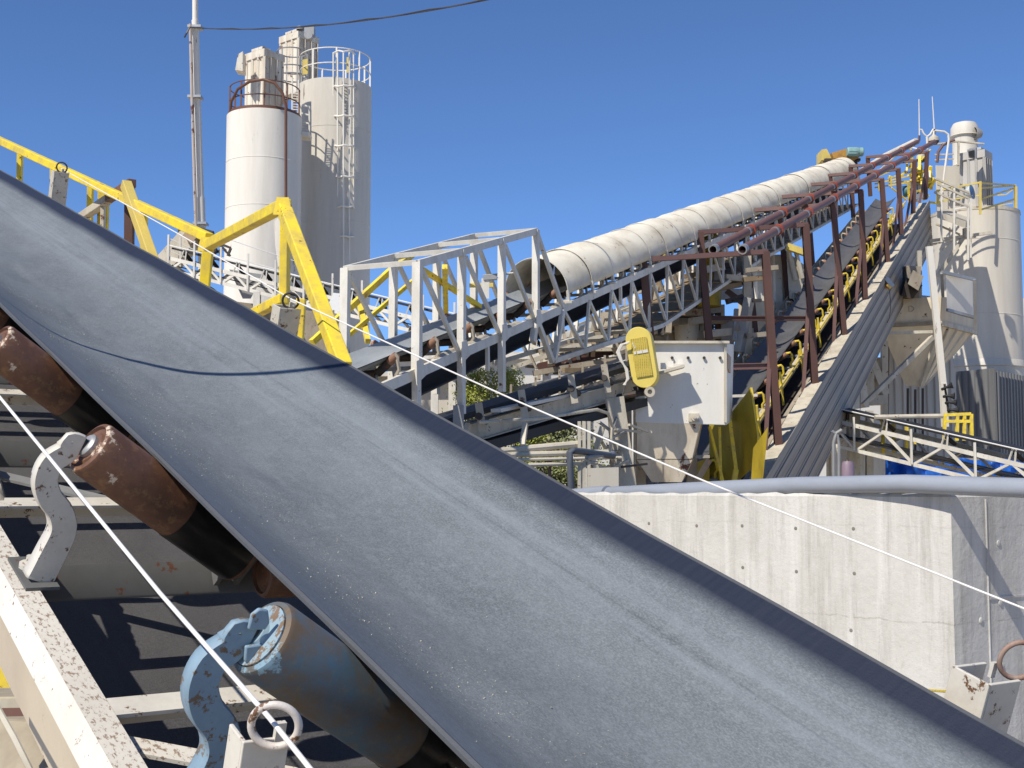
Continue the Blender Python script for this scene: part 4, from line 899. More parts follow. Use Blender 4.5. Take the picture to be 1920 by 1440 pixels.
m = MB(); m.hexa(P3([(1222, 904, dh + .2), (1278, 904, dh + .2), (1282, 900, dh + 1.3), (1235, 900, dh + 1.3), (1194, 862, dh + .1), (1298, 862, dh + .1), (1304, 858, dh + 1.4), (1205, 858, dh + 1.4)])); m.build('outlet_cone', hopd, hp, smooth=False)
m = MB(); m.hexa(P3([(1194, 861, dh + .1), (1298, 861, dh + .1), (1304, 858, dh + 1.4), (1205, 858, dh + 1.4), (1194, 791, dh), (1314, 791, dh), (1318, 791, dh + 1.4), (1205, 791, dh + 1.4)])); m.build('lower_chute', hopd, hp, smooth=False, bevel=.01)
m = MB(); m.box(0, 0, 0, 0, 0, 0) if False else None; q = P(1301, 783, dh - .05); m.beam(q + V((-.1, 0, 0)), q + V((.1, 0, 0)), .1, .16); m.lathe(q + V((0, -.05, 0)), (0, -1, 0), [(.07, 0), (.07, .05), (.03, .05), (.03, .09), (0, .09)], 14); m.build('latch_block', cream, hp)
m = MB(); m.beam(P(1195, 712, dh - .25), P(1282, 687, dh - .25), .35, .05); m.build('shelf_angle', cream, hp, smooth=False)
m = MB(); m.box(0, 0, 0, 0, 0, 0) if False else None
for x in (1244, 1257, 1275): q = P(x, 692 - (x - 1244) * .27, dh - .2); MB().beam(q, q + V((0, 0, .12)), .11, .04, (0, 1, 0)).build('clip', hopw, hp, smooth=False)

for x in (1200, 1296): mem(hp, 'leg', P(x, 800, dh + 1.0), V((P(x, 800, dh + 1.0).x, P(x, 800, dh + 1).y, 0)), .2, .2, dusty, 0)
# yellow oval guard
og = thing('belt_drive_guard', 'yellow oval belt guard with an expanded-metal window beside the white hopper', 'guard', P(1202, 730, 24.3))
dg = 24.3; c1_ = P(1197, 637, dg); c2_ = P(1208, 703, dg + .0); rad = .245
def oval(c1, c2, r, n=16):
    ax = (c2 - c1).normalized(); sd_ = V((0, -1, 0)).cross(ax).normalized(); out = []
    for k in range(n + 1): a = PI * k / n; out.append(c1 - ax * math.sin(a) * r + sd_ * math.cos(a) * r)
    for k in range(n + 1): a = PI * k / n; out.append(c2 + ax * math.sin(a) * r - sd_ * math.cos(a) * r)
    return out, ax, sd_
o1, ax_, sd_ = oval(c1_, c2_, rad)
m = MB(); m.poly(o1, .22, (.32, .95, 0)); m.build('shell', palyel, og, bevel=.008)
nrm = V((-.2, -1, -.05)).normalized(); nrm = V((0, -1, 0))
mid_ = (c1_ + c2_) / 2 + V((-.0, -.012, 0)); hw = .155; hh_ = .37
m = MB(); m.poly([mid_ - sd_ * hw - ax_ * hh_, mid_ + sd_ * hw - ax_ * hh_, mid_ + sd_ * hw + ax_ * hh_, mid_ - sd_ * hw + ax_ * hh_], .012, nrm); m.build('mesh_window', ymesh, og, smooth=False)
m = MB()
for k, (s1, w_) in enumerate(((-.11, .02), (-.02, .05), (.09, .05))):
    q = mid_ + sd_ * s1 - ax_ * .10 + V((0, -.02, 0)); m.poly([q - sd_ * w_ - ax_ * .028, q + sd_ * w_ - ax_ * .028, q + sd_ * w_ + ax_ * .028, q - sd_ * w_ + ax_ * .028], .004, nrm)
for k in range(3):
    q = mid_ + sd_ * (-.12 + .012 * k) - ax_ * (.28 - .04 * k) + V((0, -.02, 0)); m.poly([q - sd_ * .008 - ax_ * .018, q + sd_ * .008 - ax_ * .018, q + sd_ * .008 + ax_ * .018, q - sd_ * .008 + ax_ * .018], .004, nrm)
m.build('scraped_paint', hopw, og, smooth=False)
mo = thing('drive_shaft', 'dark shaft and bearing below the yellow oval guard', 'shaft', P(1190, 740, 24.5))
m = MB(); m.tube([P(1150, 746, 24.5), P(1215, 734, 24.5)], [.05, .07], 8); m.tube([P(1185, 732, 24.6), P(1215, 728, 24.6)], .07, 8); m.build('shaft', darkm, mo)
m = MB(); m.lathe(P(1218, 735, 24.3), (0, -1, 0), [(.1, -.1), (.1, .05), (.045, .05), (.045, -.02), (0, -.02)], 16); m.build('bearing', cream, mo)
cd = thing('electrical_conduit', 'looped pale electrical cables hanging left of the yellow oval guard', 'cable', P(1172, 730, 24.2))
m = MB()
for k in range(4): m.tube([P(1180 - k, 641 + k, 24.2), P(1167 - k, 646, 24.2), P(1161 - k * 1.5, 658 + k, 24.2), P(1166 - k, 676, 24.2), P(1173 + k, 692, 24.2), P(1176 + k, 710, 24.2), P(1172 - k, 722, 24.2)], .018, 6)
m.build('conduit_loop', silo, cd)
m = MB(); m.tube([P(1172, 722, 24.2), P(1166, 745, 24.2), P(1158, 780, 24), P(1148, 820, 24), P(1143, 870, 24)], .01, 5); m.build('black_wire', cablem, cd)
# lower conveyor E
ce = thing('short_conveyor', 'short inclined conveyor with a cream I-beam frame feeding the white hopper', 'conveyor', P(1000, 900, 21))
a, b_2 = (840, 822), (1196, 722)
d0, d1 = 21.0, 25.4
m = MB(); m.beam(P(800, 795, d0), P(1190, 681, d1), .75, .10); m.build('carrying_belt', black, ce, smooth=False)
m = MB(); m.beam(P(880, 838, d0 + .3), P(1195, 752, d1), .75, .16); m.build('return_belt', black, ce, smooth=False)
m = MB(); m.ibeam(P(850, 821, d0 - .3), P(1196, 722, d1 - .3), .16, .30); m.build('frame_beam', cream, ce, smooth=False)
m = MB(); m.ibeam(P(850, 815, d0 + .7), P(1196, 716, d1 + .7), .16, .30); m.build('frame_beam', cream, ce, smooth=False)
m = MB(); m.beam(P(930, 770, d0 + .2), P(1180, 716, d1 + .2), .2, .06); m.build('drip_tray', silo, ce, smooth=False)
for (x, y, d) in ((905, 800, 20.6), (985, 776, 21.6), (1078, 748, 22.9), (1140, 728, 23.8)):
    m = MB(); m.beam(P(x, y + 8, d - .2), P(x - 8, y - 45, d - .2), .12, .06, (0, 1, 0)); m.build('bracket', cream, ce, smooth=False)
    m = MB(); m.tube([P(x - 8, y - 20, d - .3), P(x + 6, y - 10, d + .4)], .06, 8); m.build('roller', darkm, ce)
m = MB(); m.tube([P(900, 792, 20.2), P(1010, 785, 21), P(1120, 768, 22.8), P(1140, 775, 23), P(1148, 800, 23.2), P(1144, 860, 23.2)], .03, 7); m.build('bent_conduit', cream, ce)
for x, dx in ((868, 10), (980, 5)): mem(ce, 'strut', P(x, 835, 20.5), P(x + dx, 795, 20.7), .08, None, cream, 0)
rnd = random.Random(8)
for k in range(16):
    x = rnd.uniform(1105, 1180); y = rnd.uniform(790, 890); ln = rnd.uniform(20, 50); a_ = rnd.uniform(-1.4, 1.4)
    MB().beam(P(x, y, 23.4), P(x + ln * math.cos(a_), y - ln * math.sin(a_), 23.8), .05, .04).build('stay', rnd.choice((cream, dusty, darkm, grey)), ce, smooth=False)
mem(ce, 'leg', P(1152, 745, 23.9), P(1178, 930, 23.9), .34, .2, cream, 0); mem(ce, 'leg', P(1100, 790, 22.8), P(1096, 940, 22.8), .16, .16, cream, 0)
mem(ce, 'leg', P(1146, 768, 24.6), P(1152, 940, 24.6), .12, .12, dusty, 0); mem(ce, 'brace', P(1096, 820, 22.8), P(1140, 940, 22.8), .09, None, cream, 0); mem(ce, 'brace', P(1130, 800, 23), P(1100, 900, 23), .09, None, cream, 0)
# pale rails and frames in the gap (950-1160, 820-920)
rl = thing('pipe_rack', 'rack of pale horizontal pipes behind the concrete wall', 'pipe rack', P(1050, 930, 20))
for (p, q, w) in (((935, 846), (1100, 831), .11), ((945, 853), (1140, 848), .09), ((965, 862), (1165, 858), .05), ((990, 872), (1120, 868), .06)):
    m = MB(); m.tube([P(*p, 20), P(*q, 20.5)], w / 2, 8); m.build('pipe', cream, rl)
for x in (1086, 1095, 1104): mem(rl, 'post', P(x, 790, 20.4), P(x, 950, 20.4), .05, .07, cream, 0)
mem(rl, 'post', P(1032, 840, 20.4), P(1030, 930, 20.4), .05, None, redoxl, 0)
tag(MB().poly(P3([(1098, 878, 21.5), (1160, 876, 21.5), (1160, 935, 21.5), (1098, 935, 21.5)]), .4, (0, 1, 0)).build('steel_cabinet', silog, smooth=False), 'pale grey steel cabinet behind the left end of the wall pipe', 'cabinet')
# ================= yellow chute plates =================
yc = thing('skirt_plates', 'leaning dirty yellow skirt plates at the foot of the steep belt', 'skirt plates', P(1380, 905, 26))
for q, d, lbl in (([(1368, 778), (1407, 728), (1422, 830), (1408, 880), (1386, 900), (1372, 900)], 26.5, 0), ([(1330, 795), (1366, 778), (1384, 880), (1390, 905), (1330, 905)], 26.9, 0), ([(1412, 840), (1440, 800), (1430, 905), (1408, 905)], 26.0, 0), ([(1298, 905), (1306, 866), (1330, 858), (1330, 905)], 25.6, 0)):
    m = MB(); n = len(q); m.poly([P(x, y, d + (x - 1380) * -.018) for x, y in q], .03, (.3, .95, 0)); m.build('plate', olive, yc, smooth=False)
for (a, b, w) in (((1407, 727), (1424, 840), .07), ((1367, 777), (1380, 880), .07), ((1380, 880), (1376, 906), .1), ((1330, 800), (1356, 905), .05), ((1349, 800), (1352, 900), .05)):
    mem(yc, 'edge_flange', P(*a, 26.3), P(*b, 26.3), w, None, yellow, 0)
mem(yc, 'cap_angle', P(1296, 857, 25.3), P(1330, 856, 25.3), .12, .06, dusty, 0)
mem(yc, 'strut', P(1305, 905, 25.2), P(1330, 862, 25.2), .12, None, darkm, 0)
mem(cb, 'cross_rod', P(1370, 743, 27.3), P(1420, 741, 27.3), .06, None, white, 0)
# ================= middle structure (behind, 1000-1340) =================
ms = thing('transfer_tower', 'rust-stained transfer tower with platforms behind the white hopper', 'tower', P(1250, 913, 36))
d = 36
for (x, y0, y1, w, mt) in ((1215, 500, 900, .3, cream), (1262, 480, 900, .3, dusty), (1318, 465, 720, .25, cream), (1362, 600, 720, .35, galv), (1400, 470, 700, .22, cream), (1345, 480, 660, .16, redox)):
    mem(ms, 'column', P(x, y0, d), P(x + 2, y1, d), w, w, mt, 0)
for (a, b, w, h, mt, dd2) in (((1180, 600), (1345, 583), .6, .16, cream, 35.6), ((1160, 610), (1360, 600), .5, .16, dusty, 35), ((1160, 640), (1400, 628), 1.2, .25, dusty, 36), ((1200, 545), (1320, 535), .5, .12, cream, 35.5), ((1240, 575), (1345, 568), .4, .12, redoxl, 35.5), ((1300, 555), (1410, 550), .15, .3, grey, 37), ((1020, 720), (1200, 690), .3, .2, dusty, 34), ((1010, 690), (1215, 640), .25, .25, redox, 34.5), ((1000, 700), (1230, 660), .2, .14, dusty, 34.2), ((960, 690), (1210, 600), .16, .12, cream, 34), ((1060, 640), (1250, 560), .12, .12, white, 35.5), ((1020, 660), (1190, 625), .2, .25, dusty, 34.4), ((1200, 515), (1345, 480), .12, .1, dusty, 35), ((1080, 655), (1260, 652), .25, .14, cream, 34.3), ((940, 735), (1100, 700), .2, .12, grey, 33)):
    m = MB(); m.beam(P(*a, dd2), P(*b, dd2 + .6), w, h); m.build('beam', mt, ms, smooth=False)
rnd = random.Random(11)
for k in range(15):
    x = 1010 + k * 15; y = 712 - k * 7.5; m = MB(); m.beam(P(x, y, 34.5), P(x + rnd.choice((-14, 12, 18)), y - rnd.uniform(45, 85), 34.8), .09, .06, (0, 1, 0)); m.build('brace', rnd.choice((cream, dusty, white, dusty)), ms, smooth=False)
for (a, b, mt) in (((1372, 498), (1400, 530), redox), ((1400, 530), (1398, 555), darkm), ((1345, 500), (1375, 497), darkm), ((1362, 545), (1402, 575), redox), ((1362, 530), (1402, 530), darkm), ((1345, 600), (1400, 610), dusty), ((1390, 620), (1375, 680), dusty), ((1340, 690), (1365, 610), dusty)):
    mem(ms, 'brace', P(*a, 36), P(*b, 36), .14, None, mt, 0)
for k in range(7): mem(ms, 'grating_bar', P(1235, 602 + k * 5 - 4, 35.4 + k * .25), P(1345, 597 + k * 5 - 4, 35.5 + k * .25), .08, .05, dusty, 0)
m = MB(); m.poly(P3([(1270, 530, 35.8), (1300, 515, 35.8), (1318, 515, 35.8), (1345, 470, 35.8), (1345, 575, 35.8), (1270, 585, 35.8)]), .8, (0, 1, 0)); m.build('crusher_housing', dusty, ms, smooth=False)
m = MB(); m.lathe(P(1330, 575, 35.2), (0, 0, 1), [(0, 0), (.32, 0), (.32, 1.9), (.25, 2.0), (0, 2.0)], 20); m.build('yellow_tank', olive, ms)
m = MB(); m.lathe(P(1242, 520, 36), (0, 0, 1), [(0, 0), (.14, 0), (.14, .7), (0, .7)], 12); m.build('yellow_bin', yellowf, ms)
m = MB(); m.lathe(P(1288, 640, 35.5), (0, 0, 1), [(0, 0), (.3, 0), (.34, .1), (.34, .55), (0, .55)], 20); m.build('drum', cream, ms)
m = MB(); m.lathe(P(1306, 640, 36.4), (0, 0, 1), [(0, 0), (.5, 0), (.5, .9), (0, .9)], 20); m.build('dark_drum', darkm, ms)
for k in range(4):
    m = MB(); heap(m, P(1240 + k * 14, 600 - k * 16 + 2, 35.2), P(1262 + k * 14, 597 - k * 16, 35.3), .5, .22, 10, k + 20); m.build('grit_pile', gritm, ms)
rnd = random.Random(21)
for k in range(72):
    x = rnd.uniform(985, 1215); yc = 655 - (x - 1000) * .22 + rnd.uniform(-38, 62); ln = rnd.uniform(22, 75); kind = rnd.random()
    if kind < .4: dx, dy = ln, -ln * .40
    elif kind < .6: dx, dy = ln, rnd.uniform(-4, 4)
    elif kind < .8: dx, dy = rnd.uniform(-4, 6), -ln * .7
    else: dx, dy = ln * .35, ln * .75
    w_ = rnd.uniform(.05, .15); dd2 = rnd.uniform(33.5, 38)
    MB().beam(P(x, yc, dd2), P(x + dx, yc + dy, dd2 + rnd.uniform(-.5, .8)), w_, w_ * rnd.uniform(.5, 1.3)).build('lattice_bar', rnd.choice((cream, dusty, dusty, white, darkm, brownd, cream, darkm)), ms, smooth=False)
for k in range(26):
    x = rnd.uniform(1225, 1400); y = rnd.uniform(495, 640); ln = rnd.uniform(18, 60); v_ = rnd.random() < .45
    w_ = rnd.uniform(.06, .2)
    MB().beam(P(x, y, 34.8), P(x + (rnd.uniform(-3, 3) if v_ else ln), y - (ln if v_ else rnd.uniform(-4, 10)), 35), w_, w_).build('frame_bar', rnd.choice((cream, dusty, darkm, grey, white, brownd)), ms, smooth=False)
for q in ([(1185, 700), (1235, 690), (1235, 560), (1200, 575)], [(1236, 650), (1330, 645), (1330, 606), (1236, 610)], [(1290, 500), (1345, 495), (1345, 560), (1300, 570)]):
    MB().poly([P(x, y, 38.6) for x, y in q], .3, (0, 1, 0)).build('dark_backing', darkm, ms, smooth=False)  # added dark sheets: hide the pale sky and put darkness behind the frames
mb = thing('walled_screen_house', 'white panelled bins behind the red portals', 'bin', P(1470, 700, 42))
m = MB()
def corr(mb_, a, b, ztop, zbot, pitch=.35, dp=.06):
    a = V(a); b = V(b); d_ = (b - a); L_ = d_.length; d_ = d_.normalized(); nn = V((d_.y, -d_.x, 0)); n = max(1, int(L_ / pitch)); row = []
    for k in range(n):
        for f, o_ in ((0, 0), (.45, 0), (.55, dp), (.9, dp)): row.append((a + d_ * (L_ * (k + f) / n) + nn * o_))
    row.append(b); mb_.grid([[V((p.x, p.y, zbot)) for p in row], [V((p.x, p.y, ztop)) for p in row]])
qa = P(1400, 480, 42); qb = P(1468, 480, 42)
corr(m, qa, qb, P(1400, 478, 42).z, 0, .5); m.build('panel_wall', white, mb, smooth=False, solid=.02)
m = MB(); qc = P(1468, 500, 42.1); corr(m, qb, P(1500, 480, 44), P(1400, 480, 42).z, 0, .5); m.build('panel_wall', white, mb, smooth=False, solid=.02)
m = MB(); m.hexa(P3([(1480, 560, 41), (1500, 560, 41), (1500, 560, 42), (1480, 560, 42), (1474, 470, 41), (1512, 500, 41), (1512, 500, 43), (1474, 470, 43)])); m.build('chute', cream, mb, smooth=False)
m = MB(); m.hexa(P3([(1382, 665, 40), (1450, 668, 40), (1450, 668, 42), (1382, 665, 42), (1385, 560, 40), (1452, 565, 40), (1452, 565, 42), (1385, 560, 42)])); m.build('lower_bin', bin_m, mb, smooth=False)
for (x, y) in ((1478, 465), (1490, 462)): mem(mb, 'rib', P(x, y, 40.9), P(x + 14, y + 60, 40.9), .1, None, cream, 0)
mem(mb, 'beam', P(1475, 462, 40.8), P(1512, 475, 40.8), .2, None, yellowf, 0)
# grey beam at (1395,610-660)
mem(ms, 'chute_plate', P(1385, 660, 35), P(1405, 560, 35), .5, .2, grey, 0)
# ================= right side: silo, bin, collector =================
t3, b3, r3, h3 = cylsilo('cement_silo', 'grey-beige silo at right edge with yellow railings on its top', 1826, 1745, 1907, 405, 59.8, silog, (462, 600), 690)
t3.location = t3.location
dS = 59.8
m = MB(); m.lathe(b3 + V((0, 0, h3)), (0, 0, 1), [(r3 * 1.01, -.1), (r3 * 1.01, .05), (r3 * .9, .05)], 48); m.build('top_rim', cream, t3)
# corrugated skirt below the silo
zsk = P(1826, 694, dS).z; MB().lathe(b3, (0, 0, 1), [(r3 * 1.01, zsk - .03), (r3 * 1.03, zsk), (r3 * 1.01, zsk + .25), (r3, zsk + .3)], 48).build('base_ring', silog, t3)
sk = thing('corrugated_shed', 'weathered grey corrugated shed below the right silo', 'shed', V((b3.x, b3.y - 2, 0)))
rib_d = paint('dark_corrugated', (.17, .17, .17, 1), (.08, .08, .08, 1), .7, None, 0, 8, .6, .1, 1.4, (1, 1, .08), .05)
rib_m = paint('weathered_corrugated', (.46, .44, .40, 1), (.20, .20, .19, 1), .6, None, 0, 8, .5, .2, 1.2, (1, 1, .1), .05)
m = MB(); corr(m, P(1795, 800, 54.62), P(1870, 800, 52.9), P(1795, 694, 54.05).z, 0, .32, .07); m.build('siding', rib_d, sk, smooth=False, solid=.01)
m = MB(); corr(m, P(1868, 800, 52.9), P(1935, 800, 56.35), P(1870, 694, 52.9).z, 0, .36, .08); m.build('siding', rib_d, sk, smooth=False, solid=.01)
m = MB(); corr(m, P(1655, 800, 50.02), P(1790, 800, 51.17), P(1700, 640, 50.02).z, 0, .35, .07); m.build('siding', rib_m, sk, smooth=False, solid=.01)
# top platform railing (yellow)
zr = P(1826, 402, dS).z
yr = thing('safety_railing', 'yellow safety railing round the top of the right silo', 'railing', P(1830, 400, 57.5))
loop = [P(1750, 370, 55.77), P(1838, 352, 55.77), P(1905, 346, 57.5), P(1906, 380, 57.04)]
def yrail(pts, w=.07): 
    for i in range(len(pts) - 1): mem(yr, 'rail', pts[i], pts[i + 1], w, None, yellowf, 0)
yrail([P(1756, 358, 56.35), P(1838, 342, 56.35)]); yrail([P(1838, 343, 56.35), P(1903, 348, 59.8)]); yrail([P(1838, 353, 56.35), P(1903, 348, 59.8)]); yrail([P(1840, 373, 56.35), P(1904, 352, 59.8)]); yrail([P(1840, 393, 56.35), P(1904, 373, 59.8)]); yrail([P(1760, 378, 56.35), P(1838, 366, 56.35)], .05)
yrail([P(1758, 342, 57.5), P(1775, 340, 57.5)]); yrail([P(1757, 355, 57.5), P(1757, 378, 57.5)]); yrail([P(1757, 378, 57.5), P(1782, 374, 57.5)])
for (x, y0, y1, d) in ((1838, 340, 402, 56.3), (1903, 346, 396, 59.8), (1905, 350, 400, 59.2), (1758, 356, 382, 56.3)): mem(yr, 'post', P(x, y0, d), P(x, y1, d), .09, None, yellowf, 0)
yrail([P(1870, 366, 61.52), P(1886, 365, 61.52), P(1898, 356, 61.52)], .05); yrail([P(1870, 386, 61.52), P(1898, 381, 61.52)], .05)
f3, *_r = filter_box('dust_collector', 'large grey ribbed dust collector on top of the right silo', 1814, 1870, 1848, 278, 398, 58.1, paint('grey_filter_paint', (.46, .44, .41, 1), (.3, .28, .25, 1), .5, None, 0, 8, .6, 0, 1, (1, 1, .2)), 40)
m = MB(); m.hexa(P3([(1756, 400, 59.8), (1815, 402, 59.8), (1815, 402, 62.1), (1756, 400, 62.1), (1754, 310, 59.8), (1815, 312, 59.8), (1815, 312, 62.1), (1754, 310, 62.1)])); tag(m.build('plant_room', silog, smooth=False), 'plain grey-beige steel box room left of the large dust collector', 'room')
m = MB(); m.hexa(P3([(1816, 296, 56.92), (1830, 298, 56.92), (1832, 296, 57.84), (1818, 294, 57.84), (1814, 282, 56.92), (1830, 278, 56.92), (1832, 276, 57.84), (1818, 278, 57.84)])); m.build('outlet_box', grey, f3, smooth=False)
m = MB(); m.hexa(P3([(1817, 293, 56.87), (1827, 295, 56.87), (1827, 295, 57.04), (1817, 293, 57.04), (1816, 284, 56.87), (1827, 281, 56.87), (1827, 281, 57.04), (1816, 284, 57.04)])); m.build('outlet_mouth', black, f3, smooth=False)
vt = thing('vent_stack', 'domed grey vent stack rising behind the large dust collector', 'vent', P(1812, 310, 60.95))
q = P(1810, 300, 60.95); m = MB(); m.lathe(q, (0, 0, 1), [(.575, -.35), (.62, -.29), (.575, -.23), (.575, 1.09), (.69, 1.13), (.65, 1.17), (.63, 1.55), (.52, 1.75), (.29, 1.82), (0, 1.84)], 40); m.build('stack', silog, vt)
m = MB(); m.lathe(P(1826, 250, 60.49), (1, .2, 0), [(.28, 0), (.3, .1), (.2, .35), (0, .35)], 20); m.build('side_fan', grey, vt)
m = MB(); m.tube([P(1757, 305, 58.65), P(1759, 285, 58.65), P(1768, 272, 58.65), P(1782, 265, 58.65), P(1790, 263, 58.65)], .07, 8); m.build('hoop_pipe', redoxl, vt)
m = MB(); m.tube([P(1740, 270, 58.65), P(1762, 270, 58.65), P(1795, 265, 58.65), P(1845, 270, 58.65)], .05, 6); m.beam(P(1797, 265, 58.65), P(1797, 310, 58.65), .09); m.beam(P(1752, 300, 58.65), P(1788, 298, 58.65), .06); m.beam(P(1752, 290, 58.65), P(1788, 289, 58.65), .06); m.build('catwalk_rail', cream, vt, smooth=False)
# antennas
for x0, y0, x1, y1, lab in ((1723, 186, 1724, 258, 'thin whip antenna standing left above the upper end of the red pipes'), (1748, 181, 1752, 246, 'thin whip antenna leaning above the dish-shaped lamp')):
    t = thing('whip_antenna', lab, 'antenna', P(x1, y1, 57.5), 'antennas at the conveyor head'); m = MB(); m.tube([P(x1, y1, 57.5), P(x0, y0, 57.5)], [.03, .018], 6); m.build('rod', silo, t)
    m = MB(); m.tube([P(x1, y1 - 4, 57.5), P(x1, y1 + 6, 57.5)], .045, 8); m.build('base', redox, t)
an = thing('antenna_bracket', 'white curved bracket pipe joining the two whip antennas', 'bracket', P(1738, 262, 57.5))
m = MB(); m.tube([P(1725, 243, 57.5), P(1728, 243, 57.5), P(1732, 251, 57.5), P(1738, 256, 57.5), P(1744, 252, 57.5), P(1750, 242, 57.5)], .04, 8); m.tube([P(1738, 256, 57.5), P(1739, 280, 57.5)], .05, 8); m.build('tube', silo, an)
def lamp(nm, lab, x, y, d, r, arm):
    t = thing(nm, lab, 'lamp', P(x, y, d), 'dish lamps at the head of the steep belt'); m = MB(); m.lathe(P(x, y, d), (0, 0, 1), [(r * 1.0, 0), (r * 1.02, .06), (r * .95, .16), (r * .5, .24), (r * .28, .3), (r * .22, .55), (0, .58)], 24); m.build('shade', cream, t)
    m = MB(); m.lathe(P(x, y, d), (0, 0, 1), [(0, -.14), (r * .6, -.13), (r * .98, -.02), (r, .03)], 24); m.build('lens', darkm, t)
    if arm: m = MB(); m.tube([P(*p, d) for p in arm], .05, 8); m.build('arm', silo, t)
lamp('dish_lamp', 'larger dish lamp on a white arm over the upper end of the red pipes', 1751, 265, 57.5, .24, [(1751, 255), (1751, 246), (1754, 245), (1771, 247), (1778, 252), (1779, 262), (1776, 285), (1770, 330), (1766, 380)])
lamp('dish_lamp', 'smaller dish lamp below and left, among the yellow head frames', 1727, 299, 58.6, .21, [(1727, 292), (1731, 282), (1735, 276)])
fl = thing('floodlight', 'round blue-grey floodlight on the walkway railing, tilted to the right', 'floodlight', P(1826, 378, 54.05))
m = MB(); m.lathe(P(1822, 360, 54.16), V((.75, -.62, .12)), [(0, -.28), (.16, -.25), (.28, -.07), (.30, .02), (.32, .02)], 28); m.build('housing', lampg, fl)
m = MB(); m.lathe(P(1822, 360, 54.16), V((.75, -.62, .12)), [(0, -.02), (.2, .0), (.305, .028)], 28); m.build('reflector', dimglass, fl)
m = MB(); m.tube([P(1822, 366, 54.16), P(1818, 384, 54.16)], .035, 8); m.build('stem', silo, fl)
# walkway platform
pw = thing('walkway_platform', 'white railed walkway platform between the steep belt and the right silo', 'platform', P(1790, 420, 54.05))
m = MB(); m.hexa(P3([(1757, 408, 52.9), (1810, 428, 52.9), (1822, 420, 56.35), (1757, 396, 56.35), (1757, 396, 52.9), (1811, 416, 52.9), (1822, 410, 56.35), (1757, 386, 56.35)])); m.build('deck', cream, pw, smooth=False)
for (a, b) in (((1752, 334), (1818, 362)), ((1752, 360), (1816, 388)), ((1758, 345), (1816, 372))): mem(pw, 'rail', P(*a, 52.9), P(*b, 52.9), .08, None, cream, 0)
for (x, y0, y1) in ((1789, 352, 469.2), (1815, 384, 487.6), (1765, 345, 454.2), (1820, 372, 483)): mem(pw, 'rail_post', P(x, y0, 52.9), P(x, y1, 52.9), .07, None, silo, 0)
mem(pw, 'rail', P(1790, 392, 52.9), P(1812, 388, 52.9), .07, None, silo, 0)
for (a, b, w) in (((1812, 428), (1812, 445), .25), ((1742, 452), (1860, 436), .12), ((1745, 458), (1830, 444), .07), ((1755, 420), (1800, 440), .07), ((1756, 520), (1805, 448), .16), ((1765, 470), (1790, 448), .06)): mem(pw, 'brace', P(*a, 53.47), P(*b, 53.47), w, None, cream, 0)
# head frames in yellow at top of steep conveyor
hf = thing('head_platform', 'bright yellow guard frames and drive at the head of the steep belt', 'platform', P(1715, 380, 56.35))
for (a, b, w) in (((1710, 290), (1709, 350), .09), ((1711, 315), (1710, 370), .13), ((1745, 312), (1746, 355), .14), ((1703, 340), (1705, 382), .11), ((1680, 342), (1712, 305), .07), ((1665, 334), (1708, 322), .06), ((1668, 342), (1708, 340), .06), ((1640, 333), (1668, 322), .05), ((1668, 330), (1668, 345), .06), ((1672, 352), (1700, 375), .05), ((1706, 330), (1736, 318), .07), ((1752, 335), (1742, 352), .16), ((1745, 280), (1728, 300), .05), ((1735, 315), (1712, 350), .05), ((1708, 280), (1706, 300), .05)):
    mem(hf, 'guard_bar', P(*a, 56.35), P(*b, 56.69), w, None, yellow, 0)
rnd = random.Random(4)
for k in range(26):
    x = rnd.uniform(1700, 1748); y = rnd.uniform(318, 382); v_ = rnd.random() < .5; ln = rnd.uniform(12, 34)
    MB().beam(P(x, y, 56.2), P(x + (1 if v_ else ln * .7), y - (ln if v_ else rnd.uniform(-3, 9)), 56.5), rnd.uniform(.05, .13), .08).build('guard_bar', rnd.choice((yellow, yellow, yellowf, darkm, silo)), hf, smooth=False)
for (a, b) in (((1640, 345), (1705, 330)), ((1640, 352), (1705, 342)), ((1648, 338), (1648, 358)), ((1670, 330), (1670, 352))): mem(hf, 'rail', P(*a, 57.5), P(*b, 57.5), .06, None, yellowf, 0)
m = MB(); m.beam(P(1722, 342, 56.92), P(1740, 342, 56.92), .5, .45); m.beam(P(1725, 360, 56.69), P(1738, 372, 56.69), .3, .25); m.build('gearbox', yellow, hf, smooth=False, bevel=.03)
m = MB(); m.lathe(P(1716, 328, 56.81), (1, -.5, -.2), [(0, 0), (.2, 0), (.24, .05), (.24, .45), (.15, .5), (0, .5)], 18); m.build('motor', silo, hf)
m = MB(); m.beam(P(1723, 330, 56.58), P(1724, 365, 56.58), .2, .15, (0, 1, 0)); m.beam(P(1712, 372, 56.35), P(1730, 366, 56.35), .3, .2); m.build('bracket', galv, hf, smooth=False)
m = MB(); m.lathe(P(1693, 360, 56.92), (1, -.4, .1), [(0, 0), (.25, 0), (.25, .5), (0, .5)], 18); m.build('pulley', paint('blue_pulley', (.05, .16, .22, 1), None, .4, None, 0), hf)
wp = thing('white_duct', 'long pale round duct running up behind the red pipes to the conveyor head', 'duct', P(1610, 325, 66.7))
m = MB(); m.tube([P(1608, 325, 66.7), P(1660, 292, 64.4), P(1718, 264, 62.1)], .14, 14); m.build('duct_run', silog, wp)
m = MB(); m.tube([P(1618, 322, 64.4), P(1650, 318, 63.25), P(1690, 283, 60.95), P(1712, 277, 59.8), P(1730, 282, 58.65)], .035, 6); m.build('cable', silo, wp)
